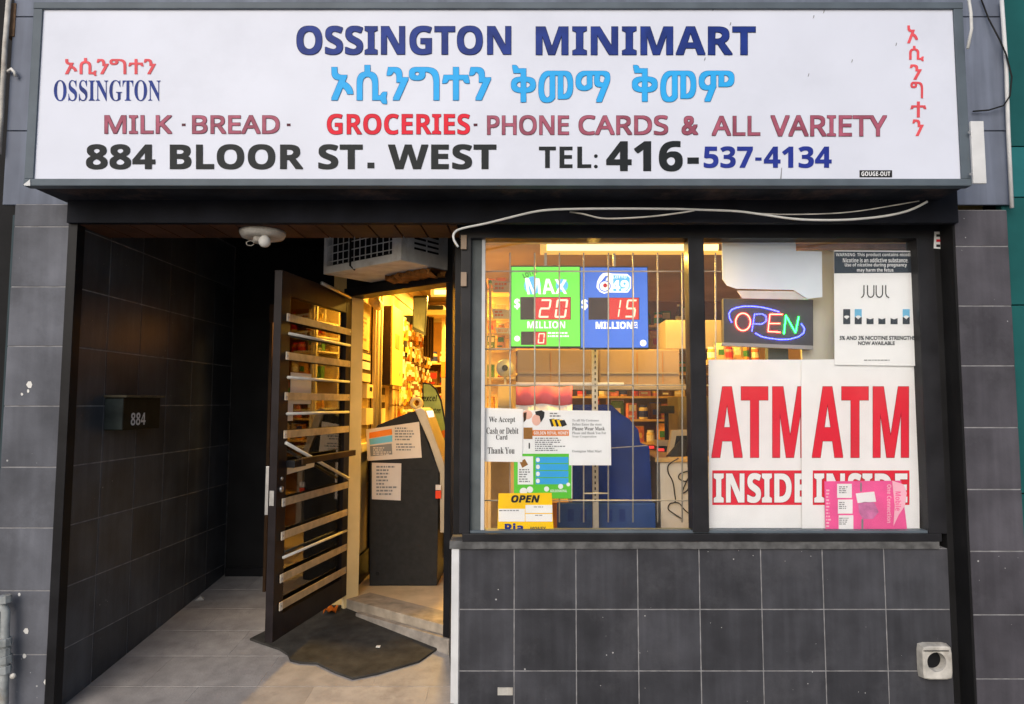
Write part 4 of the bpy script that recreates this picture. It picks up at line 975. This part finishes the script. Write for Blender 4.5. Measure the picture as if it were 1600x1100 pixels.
oval(945, 447, 9.5, 9, Yf2, backblue, jb, 'logo_ring'); oval(945, 447, 7.8, 7.3, Yf3, backwhite, jb, 'logo_ring'); oval(945.5, 446, 3.2, 3.4, Yf3-0.001, redp, jb, 'logo_dot')
poly([(939,440),(946,431),(950,431),(945,440)][::-1], Yf2, backblue, jb, 'logo_stem')
text('LOTTO', 'bold', (957.5, 431, 979, 435), Yf3, backwhite, jb); text('49', 'bi', (956, 438, 982, 454), Yf3, backwhite, jb, off=0.3)
rect((919.5, 465, 999, 499.5), Yf, segoff, jb, 'unlit_window'); rect((952, 465.5, 998, 499), Yf2, segbg, jb, 'lit_window')
digit('1', 955, 468, 12, 28, Yf3, jb); digit('5', 976, 468, 16, 28, Yf3, jb)
text('$', 'plain', (909, 468, 918, 484), Yf, backwhite, jb, off=0.5)
text('MILLION', 'bold', (931, 503, 988, 513.5), Yf, backwhite, jb, off=0.3); text('EST', 'bold', (991, 503, 996, 513.5), Yf, backwhite, jb, rot=90)
oval(1005, 536, 5, 5, Yf, backwhite, jb, 'seal_disc'); lines((1002, 534, 1008, 538), 2, Yf2, inkg, jb, wmin=0.9)

# window grille
YB = 3.665
wg = thing('security_grille', 'grey wire security grille behind the window pane', 'grille', at(910, 832, YB))
for px in (797, 835.5, 874, 912, 950.5, 989, 1027.5, 1066, 1118):
    obj('vertical_bar', MB().tube([at(px, 395, YB), at(px, 816 if px > 1 else 0, YB)], 0.0042, 6), grille, wg, smooth=True)
for py, a, b in ((424, 757, 1126), (545.5, 757, 800), (602, 757, 1126), (782, 757, 1126)):
    obj('horizontal_bar', MB().tube([at(a, py, YB-0.008), at(b, py, YB-0.008)], 0.004, 6), grille, wg, smooth=True)
obj('short_bar', MB().tube([at(912,771,YB-0.008), at(950,771,YB-0.008)], 0.004, 6), grille, wg, smooth=True)

# blue cabinet, counter, till things
YC = 4.2
bc = thing('blue_cabinet', 'navy blue plastic cabinet with sloping shoulder behind the grille', 'cabinet', (at(950,0,YC).x, YC+0.25, ZF))
pp = [(893,632),(955,632),(972,648),(984,655),(998,672),(1001,692),(1015,697)]
PR = [(at(893,0,YC).x, ZF+0.002), (at(1015,0,YC).x, ZF+0.002)] + [(at(x,y,YC).x, at(x,y,YC).z) for x, y in pp[::-1]]
obj('body', MB().prism(PR, YC, YC+0.5), bluecab, bc, bevel=0.012)
PR2 = [(at(868,0,YC-0.05).x, ZF+0.002), (at(1013,0,YC-0.05).x, ZF+0.002), (at(1013,0,YC-0.05).x, at(0,786,YC-0.05).z), (at(868,0,YC-0.05).x, at(0,786,YC-0.05).z)]
obj('plinth', MB().prism(PR2, YC-0.06, YC-0.002), bluecab2, bc, bevel=0.008)
vm = MB()
for i in range(5): vm.box(at(888+i*19,0,YC-0.06).x-0.018, at(888+i*19,0,YC-0.06).x+0.018, YC-0.0625, YC-0.0605, at(0,812,YC).z, at(0,793,YC).z)
obj('vent_slot', vm, bluecab, bc)
obj('painted_highlight', MB().tube([at(955,700,YC-0.003), at(1012,696,YC-0.003)], 0.003, 5), grille, bc)  # pale line drawn on as a highlight across the cabinet
fbox('painted_gap_shade', 1015.5, 1019, 720, 900, YC+0.02, YC+0.4, blackM, 0, bc)  # black strip puts the shade between cabinet and counter into colour
cn = thing('counter', 'white counter with a wooden top behind the window mullion', 'counter', (1.3, 4.5, ZF))
ct = at(0, 722, 4.28).z
obj('front_panel', MB().box(at(1021,0,4.28).x, 2.3, 4.28, 4.9, ZF, ct-0.001), counterw, cn, bevel=0.004)
obj('top_board', MB().box(at(1014,0,4.26).x, 2.32, 4.26, 4.92, ct, ct+0.03), wood, cn, bevel=0.006)
mo = thing('till_monitor', 'beige framed monitor standing on the counter edge', 'monitor', at(1070, 715, 4.4))
obj('frame', MB().hexa(at(1050,672,4.4), at(1100,671,4.4), at(1100,716,4.4), at(1042,716,4.4), (0,0.05,0)), beige, mo, bevel=0.006)
obj('screen', MB().hexa(at(1057,681,4.396), at(1098,680,4.396), at(1098,711,4.396), at(1051,711,4.396), (0,0.003,0)), darkp, mo)
kb = thing('card_reader', 'slanted dark card reader leaning on the counter', 'card reader', at(1060, 718, 4.3))
obj('body', MB().hexa(at(1041,716,4.31), at(1066,687,4.36), at(1076,690,4.36), at(1070,719,4.31), (0,0.02,0.01)), darkp, kb, bevel=0.003)
obj('stand', MB().box(at(1052,0,4.36).x, at(1066,0,4.36).x, 4.345, 4.37, ct+0.031, ct+0.09), darkp, kb)
cdp = thing('customer_display', 'black pole display standing behind the counter', 'display', at(1040, 680, 4.75))
fbox('head', 1031, 1054, 634, 646, 4.75, 4.80, darkp, 0.004, cdp); fbox('pole', 1039, 1045, 646, 690, 4.77, 4.79, darkp, 0.002, cdp)
fbox('base', 1026, 1056, 688, 697, 4.72, 4.84, beige, 0.004, cdp); fbox('foot', 1030, 1052, 697.5, 722, 4.74, 4.83, darkp, 0.002, cdp)
tag(fbox('grey_fridge', 1060, 1135, 620, 720, 5.2, 5.6, mat('fridge_grey', (0.16,0.14,0.11), 0.4, 0.2), 0.01, None), 'dark grey fridge standing behind the counter', 'fridge')
for k, (px, py) in enumerate(((1017,697),(1033,701),(1078,707))):
    tag(fbox('red_indicator', px-4, px+5, py, py+4, 4.34+0.02*k, 4.36+0.02*k, redlamp, 0.002, None), ['red glowing light beside the blue cabinet', 'red glowing light between cabinet and card reader', 'red glowing light in front of the till monitor'][k], 'indicator', 'red lights on the counter')
pipe('counter_cable', 'black cable hanging down the white counter front', 'cable', smoothpath([at(x,y,4.262) for x, y in [(1060,716),(1045,726),(1044,738),(1051,752),(1054,770),(1055,784),(1047,787),(1044,795),(1052,802),(1066,811)]], 4), 0.004, cableb, 6)
pipe('counter_cable', 'tangled black cable beside the window mullion', 'cable', smoothpath([at(x,y,4.262) for x, y in [(1080,735),(1063,740),(1061,748),(1072,752),(1078,742),(1070,758),(1066,770),(1074,766),(1080,752)]], 4), 0.004, cableb, 6)
pipe('counter_cable', 'black cable curling low against the counter', 'cable', smoothpath([at(x,y,4.262) for x, y in [(1055,785),(1062,787),(1070,797),(1080,805)]], 4), 0.004, cableb, 6)

# papers on the inside of the pane
YQ = 3.603; YQi = YQ - 0.0015
pa = sheet('window_notice', 'white notice about cash or debit card in the window', 'notice', ((752,637),(817,639),(816,722),(750,721)), YQ-0.006, paper)
for b, bx in (("We Accept", (764,651,805,662)), ("Cash or Debit", (760,668,810,678)), ("Card", (775,679,793,687)), ("Thank You", (762,699,804,709))): text(b, 'serif', bx, YQ-0.0075, ink, pa)
pc_ = sheet('window_poster', 'green and white product poster behind the paper notices', 'poster', ((803,641),(894,641),(894,779),(803,779)), YQ, paper)
oval(824, 648, 8, 7, YQi, skinP, pc_); oval(838, 656, 7, 9, YQi, skinP, pc_); poly([(836,643),(846,641),(851,644),(850,652),(845,660),(843,650),(837,648)][::-1], YQi-0.001, ink, pc_); poly([(818,645),(823,644),(822,656),(818,660)][::-1], YQi-0.001, darkbrown, pc_)
for k in range(5): poly([(858+k*4,655+k*0.5),(866+k*4,654+k*0.5),(870+k*4,664),(862+k*4,667)][::-1], YQi-0.0004*k, yellowM if k % 2 else ink, pc_)
lines((859,645,882,653), 2, YQi, inkg, pc_); rect((818,668,832,686), YQi, brownP, pc_); rect((832,672,890,681), YQi, orangeP, pc_); text('GOLDEN ROYAL HONEY', 'bold', (834,674,888,679), YQi-0.001, paper, pc_)
lines((836,684,886,706), 7, YQi, inkg, pc_, seed=9); rect((826,692,828,701), YQi, ink, pc_)
rect((803,709,893,778), YQi, greenP, pc_); poly([(803,779),(893,779),(893,768),(880,760),(870,766),(855,771),(840,768),(826,764),(812,762),(803,770)], YQi-0.0005, greenP, pc_)
rect((809,713,833,757), YQi-0.001, paper, pc_); lines((811,733,831,755), 6, YQi-0.002, inkg, pc_, seed=10); poly([(812,722),(820,717),(825,726),(816,731)][::-1], YQi-0.002, brownP, pc_)
for k in range(4): rect((837,714+k*11,888,723.5+k*11), YQi-0.001, blueP, pc_); oval(840.5, 718.5+k*11, 3, 3.5, YQi-0.002, paper, pc_)
for cx_, cy_, r_ in ((828,765,5),(854,764,4),(876,760,4),(818,768,6),(888,757,3)): oval(cx_, cy_, r_, r_, YQi-0.0015, paper, pc_)
text('GOLDENROYAL', 'bold', (860,765,886,769), YQi-0.002, paper, pc_)
pm = sheet('window_notice', 'white notice asking customers to wear a mask', 'notice', ((889,641),(954,642),(955,727),(889,727)), YQ-0.005, paper)
text("To all My Customer", 'serif', (894,655,936,659.5), YQ-0.0065, inkg, pm); text("Before Enter the store", 'serif', (894,661,940,665), YQ-0.0065, inkg, pm)
text("Please Wear Mask", 'serif', (894,667,945,672.5), YQ-0.0065, ink, pm); text("Please and thank You For", 'serif', (894,674.5,947,678.5), YQ-0.0065, inkg, pm)
text("Your Cooperation", 'serif', (894,680.5,932,684.5), YQ-0.0065, inkg, pm); text("Ossington Mini Mart", 'serif', (894,703,940,708), YQ-0.0065, inkg, pm)
yo = sheet('opening_card', 'yellow open hours card standing on the window sill', 'card', ((779,771),(862,770),(865,829),(777,831)), YQ-0.004, yellowM)
Yo = YQ-0.0055
text('OPEN', 'bi', (799,774,843,785), Yo, ink, yo, off=0.4); rect((779,795,820,815), Yo, paper, yo); rect((821,789,863,801.5), Yo, paper, yo); rect((821,803,863,815), Yo, paper, yo)
lines((780,797,814,800), 1, Yo-0.001, inkg, yo, wmin=0.9); lines((834,791.5,850,794), 1, Yo-0.001, inkg, yo, wmin=0.9); lines((836,804.5,849,807), 1, Yo-0.001, inkg, yo, wmin=0.9)
text('Ria', 'bold', (789,818,817,831), Yo, blue2, yo, off=0.4); text('MONEY', 'bi', (828,823,853,829), Yo, inkdark, yo)
tag(fbox('chalk_stick', 739, 759, 829.5, 832, YW+0.03, YW+0.04, white, 0.001, None), 'thin white stick lying in the window corner', 'stick')

# right pane
def led_path(pts, m, parent, name, step=2.6, r=0.0036, Y=3.70):
    mb = MB(); d = 0.0; P = [Vector((x, y)) for x, y in pts]; carry = 0.0
    for i in range(len(P)-1):
        L_ = (P[i+1]-P[i]).length; s = carry
        while s < L_:
            q = P[i].lerp(P[i+1], s/L_); c = at(q.x, q.y, Y)
            mb.add([c+Vector((r,0,0)), c+Vector((0,0,r)), c+Vector((-r,0,0)), c+Vector((0,0,-r)), c+Vector((0,-r,0))], [(0,1,4),(1,2,4),(2,3,4),(3,0,4)]); s += step
        carry = s - L_
    return obj(name, mb, m, parent)
YO = 3.71
os_ = thing('open_sign', 'lit dark LED sign reading OPEN above the red posters', 'sign', at(1200, 541, YO))
oq = [at(1130,466,YO), at(1271,468,YO), at(1271,541,YO), at(1131,536,YO)]
obj('case', MB().hexa(*oq, (0,0.035,0)), mat('led_case', (0.055,0.055,0.07), 0.4, 0.15, 6), os_, bevel=0.006)
obj('lower_lip', MB().hexa(at(1129,535,YO-0.012), at(1270,540,YO-0.012), at(1271,546,YO-0.012), at(1127,540,YO-0.012), (0,0.04,0)), mat('clear_edge', (0.3,0.3,0.33), 0.3, 0.1), os_)
def arc(cx, cy, rx, ry, a0, a1, n=40): return [(cx+rx*math.cos(R(a0+(a1-a0)*i/n)), cy+ry*math.sin(R(a0+(a1-a0)*i/n))) for i in range(n+1)]
YD = YO - 0.005
led_path(arc(1161,503,11.5,13.5,-100,260), ledRw, os_, 'letter_o', 1.7, 0.0042, YD)
led_path([(1175,517),(1179,491),(1191,490.5),(1197,494),(1197,502),(1190,506.5),(1178,506)], ledB, os_, 'letter_p', 2.4, 0.0032, YD)
led_path([(1222,491),(1203,491),(1200,518),(1219,519)], ledRw, os_, 'letter_e', 1.8, 0.004, YD); led_path([(1202,505.5),(1220,505.5)], ledRw, os_, 'letter_e_bar', 1.8, 0.004, YD)
led_path([(1225,521),(1228,493),(1243,520),(1248,495)], ledG, os_, 'letter_n', 2.0, 0.0042, YD)
led_path([(1143,503),(1140,497),(1139,490),(1143,484),(1150,481),(1162,478.5),(1175,478.5),(1190,480),(1203,483),(1217,487)], ledB, os_, 'led_border', 2.3, 0.0034, YD)
led_path([(1181,521),(1190,526),(1202,528.5),(1218,530.5),(1234,530),(1248,526),(1256,520),(1257,513),(1252,506)], ledB, os_, 'led_border', 2.3, 0.0034, YD)
wb = thing('pale_board', 'pale blue plastic bag board leaning above the OPEN sign', 'board', at(1205, 468, 3.64))
BP = [(1128,374),(1243,374),(1244,392),(1284,393),(1285,464),(1262,467),(1240,453),(1150,451),(1136,446),(1129,436)]
obj('board', MB().prism([(at(x,y,3.64).x, at(x,y,3.64).z) for x, y in BP[::-1]], 3.64, 3.646), palebag, wb)
obj('folded_flap', MB().hexa(at(1152,454,3.65), at(1262,455,3.65), at(1264,468,3.65), at(1160,466,3.65), (0,0.01,0)), flagwhite, wb)
def atmposter(label, x0, x1, Y, tear):
    t = sheet('red_poster', label, 'poster', ((x0,562),(x1,560 if tear else 562),(x1+3,831),(x0+1,831)), Y, paper, group='red and white cash machine posters')
    tx0 = x0+6 if not tear else x0+18; tx1 = tx0+149
    for i, ch in enumerate('ATM'):
        a = tx0 + (0, 46, 95)[i]; b = tx0 + (46, 86, 149)[i]
        text(ch, 'bold', (a, 605, b, 714), Y-0.0015, posterred, t, redd, off=1.0, eoff=0.5)
    rect((tx0, 735, tx0+151, 789), Y-0.0012, posterred, t, 'red_band')
    text('INSIDE', 'bold', (tx0+3, 740, tx0+147, 785), Y-0.0025, paper, t, redd, off=0.8, eoff=0.5)
    return t
atmposter('red ATM poster beside the mullion, partly covered by another', 1107, 1254, 3.625, False)
atmposter('red ATM poster overlapping its twin, pink card at its foot', 1252, 1434, 3.612, True)
ju = sheet('product_poster', 'white vapour product poster with black warning band', 'poster', ((1303,391),(1435,392),(1442,572),(1304,570)), 3.600, paper)
Yj = 3.598
quad = ((1303.5,393),(1434,394),(1436,426),(1303.5,427)); poly(list(quad)[::-1], Yj, inkdark, ju, 'warning_band')
for k, (s, a, b) in enumerate((("WARNING: This product contains nicotine.", 1306, 1431), ("Nicotine is an addictive substance.", 1317, 1419), ("Use of nicotine during pregnancy", 1320, 1417), ("may harm the fetus.", 1339, 1397))):
    text(s, 'bold', (a, 395+k*8, b, 402+k*8), Yj-0.001, paper, ju)
def stroke(pts, w, m, parent, Y, name='lettering'):
    mb = MB()
    for i in range(len(pts)-1):
        a, b = Vector(pts[i]), Vector(pts[i+1]); d = (b-a).normalized(); nrm = Vector((-d.y, d.x))*w/2; a = a - d*w*0.2; b = b + d*w*0.2
        mb.add([at(*(a-nrm), Y), at(*(a+nrm), Y), at(*(b+nrm), Y), at(*(b-nrm), Y)], [(0,1,2,3)])
    return obj(name, mb, m, parent)
stroke([(1350,446),(1350,459),(1348.5,463),(1346,465)], 1.7, ink, ju, Yj)
for x0 in (1355.5, 1369): stroke([(x0,446),(x0,457)] + [(x0+5+5*math.cos(R(180-t)), 458+6.5*math.sin(R(t))) for t in range(0, 181, 20)] + [(x0+10,457),(x0+10,446)], 1.7, ink, ju, Yj)
stroke([(1384,446),(1384,459),(1385.5,463),(1389,465)], 1.7, ink, ju, Yj)
for i, px in enumerate((1323, 1341, 1359.5, 1378, 1397, 1416)):
    full = i in (0, 1, 5)
    poly([(px-5.5, 497 if not full else 494),(px, 499),(px+5.5, 497 if not full else 494),(px+5.5,506.5),(px-5.5,506.5)][::-1], Yj, inkdark, ju, 'pod')
    if full: rect((px-5.5, 483, px+5.5, 495.5), Yj-0.0004, inkdark if i == 0 else podblue, ju, 'pod_body'); oval(px, 495, 4, 2, Yj-0.001, paper, ju, 'pod_glint')
text("5% AND 3% NICOTINE STRENGTHS", 'plain', (1312,525,1430,531), Yj, inkdark, ju, off=0.2); text("NOW AVAILABLE", 'plain', (1341,533.5,1398,539), Yj, inkdark, ju, off=0.2)
lines((1350,562,1391,565), 1, Yj, inkg, ju, wmin=0.98)
pk = sheet('pink_card', 'pink packaged phone card with white panels on the sill', 'card', ((1288,752),(1408,751),(1418,831),(1290,832)), 3.598, pink)
Yk = 3.5965
for k in range(3): rect((1308+k*1.2, 756+k*24.5, 1331+k*1.2, 778+k*24.5), Yk, paper, pk, 'white_panel'); lines((1311,760+k*24.5,1326,772+k*24.5), 4, Yk-0.001, inkg, pk, seed=k)
poly([(1337,771),(1366,768),(1369,784),(1340,786)][::-1], Yk, paper, pk, 'white_panel'); poly([(1341,788),(1350,784),(1366,785),(1373,800),(1364,811),(1348,811),(1342,800)][::-1], Yk, mat('mauve', lin((200,120,170)), 0.5, 0.3, 20), pk, 'bag_window')
rect((1344,754,1346.5,768), Yk, inkg, pk, 'seam'); rect((1346,811,1349,831), Yk, inkg, pk, 'seam')
poly([(1394,751),(1412,757),(1417,770),(1414,790),(1404,805),(1396,822),(1398,790)][::-1], Yk-0.001, pinkl, pk, 'torn_corner')
text("One Connection", 'bold', (1386,757,1393,817), Yk, pinkl, pk, rot=90); text("Mobile", 'bold', (1399,768,1408,798), Yk-0.002, pink, pk, rot=90)
lines((1291,765,1299,826), 12, Yk, pinkl, pk, seed=8)
pipe('coiled_cable', 'white coiled cable beside the poster edge in the window', 'cable', smoothpath([at(x,y,3.64) for x, y in [(1436,722),(1444,733),(1449,748),(1447,768),(1440,784),(1433,790)]], 5), 0.005, cablew, 6)
struct('wall_panel_behind_posters', MB().box(at(1236,0,3.77).x, at(1462,0,3.77).x, 3.765, 3.785, kt+0.01, 2.44), paleborder)
tag(fbox('copper_pipe_cover', 1240, 1450, 375, 389, 3.685, 3.72, mat('rose_brown', (0.35,0.22,0.18), 0.6, 0.3, 12), 0.006, None), 'rose brown boxed pipe along the window top', 'pipe cover')
tag(fbox('small_camera_box', 1200, 1232, 542, 563, 3.80, 3.85, mat('slate_plastic', (0.08,0.10,0.12), 0.4, 0.2), 0.004, None), 'slate coloured device below the OPEN sign', 'device')
for k, px in enumerate((1112, 1126, 1139, 1152, 1166, 1180)):
    p = at(px, 562, 4.1); good(['jar','bag','jar','bag','bottle','jar'][k], [0,2,6,2,0,5][k], (p.x, 4.1, p.z), 'from the left on the ledge under the OPEN sign', 'goods on the ledge', 0.55)
tag(fbox('goods_ledge', 1104, 1200, 562.5, 570, 4.02, 4.2, wood, 0.003, None), 'narrow wooden ledge under the OPEN sign', 'ledge')

# ---- display case added behind the open door, filling its glass with goods
dc = thing('added_display_case', 'added wooden display case of goods behind the door glass', 'display case', (-1.55, 5.05, rz((0,5.0))))
cx0, cx1 = -1.86, -1.30; cy0, cy1 = 4.96, 5.24; cz0, cz1 = 0.20, 2.22
obj('back_panel', MB().box(cx0, cx1, cy1-0.015, cy1, cz0, cz1), wood, dc)
obj('side_panel', MB().box(cx0-0.02, cx0, cy0, cy1, cz0, cz1), darkbrown, dc); obj('side_panel', MB().box(cx1, cx1+0.02, cy0, cy1, cz0, cz1), darkbrown, dc)
obj('top_panel', MB().box(cx0-0.02, cx1+0.02, cy0, cy1, cz1+0.0005, cz1+0.03), darkbrown, dc)
CZ = [0.34, 1.12, 1.42, 1.66, 1.88]
for z in CZ: obj('shelf_board', MB().box(cx0, cx1, cy0+0.02, cy1-0.016, z-0.018, z), wood, dc, bevel=0.002)
for i in range(9): obj('wood_slat', MB().box(cx0+0.005+i*0.062, cx0+0.058+i*0.062, cy0+0.03, cy0+0.045, 0.36, 1.08), wood, dc, bevel=0.002)
obj('added_light_blocker', MB().box(cx0-0.02, cx1+0.02, cy0-0.015, cy0-0.0005, cz1-0.10, cz1+0.03), darkbrown, dc)  # board added to keep the case light off the recess wall
obj('added_glow_strip', MB().box(cx0+0.03, cx1-0.03, cy0+0.01, cy0+0.03, cz1-0.03, cz1-0.012), emat('added_case_light', (1.0,0.6,0.2), 2.0), dc)  # glowing strip added to light the case goods
l = bpy.data.lights.new('added_case_fill', 'AREA'); l.shape = 'RECTANGLE'; l.size = 0.5; l.size_y = 0.05; l.energy = 5; l.color = (1.0, 0.6, 0.2)  # area light added to brighten the goods behind the door glass
lo = bpy.data.objects.new('added_case_fill', l); COL.objects.link(lo); lo.parent = dc; lo.location = (-0.03, -0.02, cz1-rz((0,5.0))-0.04); lo.rotation_euler = (R(25), 0, 0)
for z, rown in zip(CZ[1:], ('lowest', 'second', 'third', 'top')):
    x = cx0+0.06
    while x < cx1-0.05:
        good(rr.choice(['bottle','jar','box','jar']), rr.choice([4,4,0,2,1,5]), (x, 5.08+rr.uniform(-0.03,0.05), z+0.001), 'from the left on the %s shelf of the display case' % rown, 'goods in the display case', 0.85, rr.uniform(-0.3,0.3)); x += rr.uniform(0.085,0.13)
pcx = thing('framed_picture', 'dark framed pale landscape picture atop the display goods', 'picture', (-1.55, 5.0, 2.0))
obj('frame', MB().box(-1.66, -1.38, 4.975, 4.99, 2.0, 2.17), blackM, pcx, bevel=0.003); obj('print', MB().box(-1.645, -1.395, 4.971, 4.9745, 2.015, 2.155), picM, pcx)

for cu in KEEP: bpy.data.curves.remove(cu)
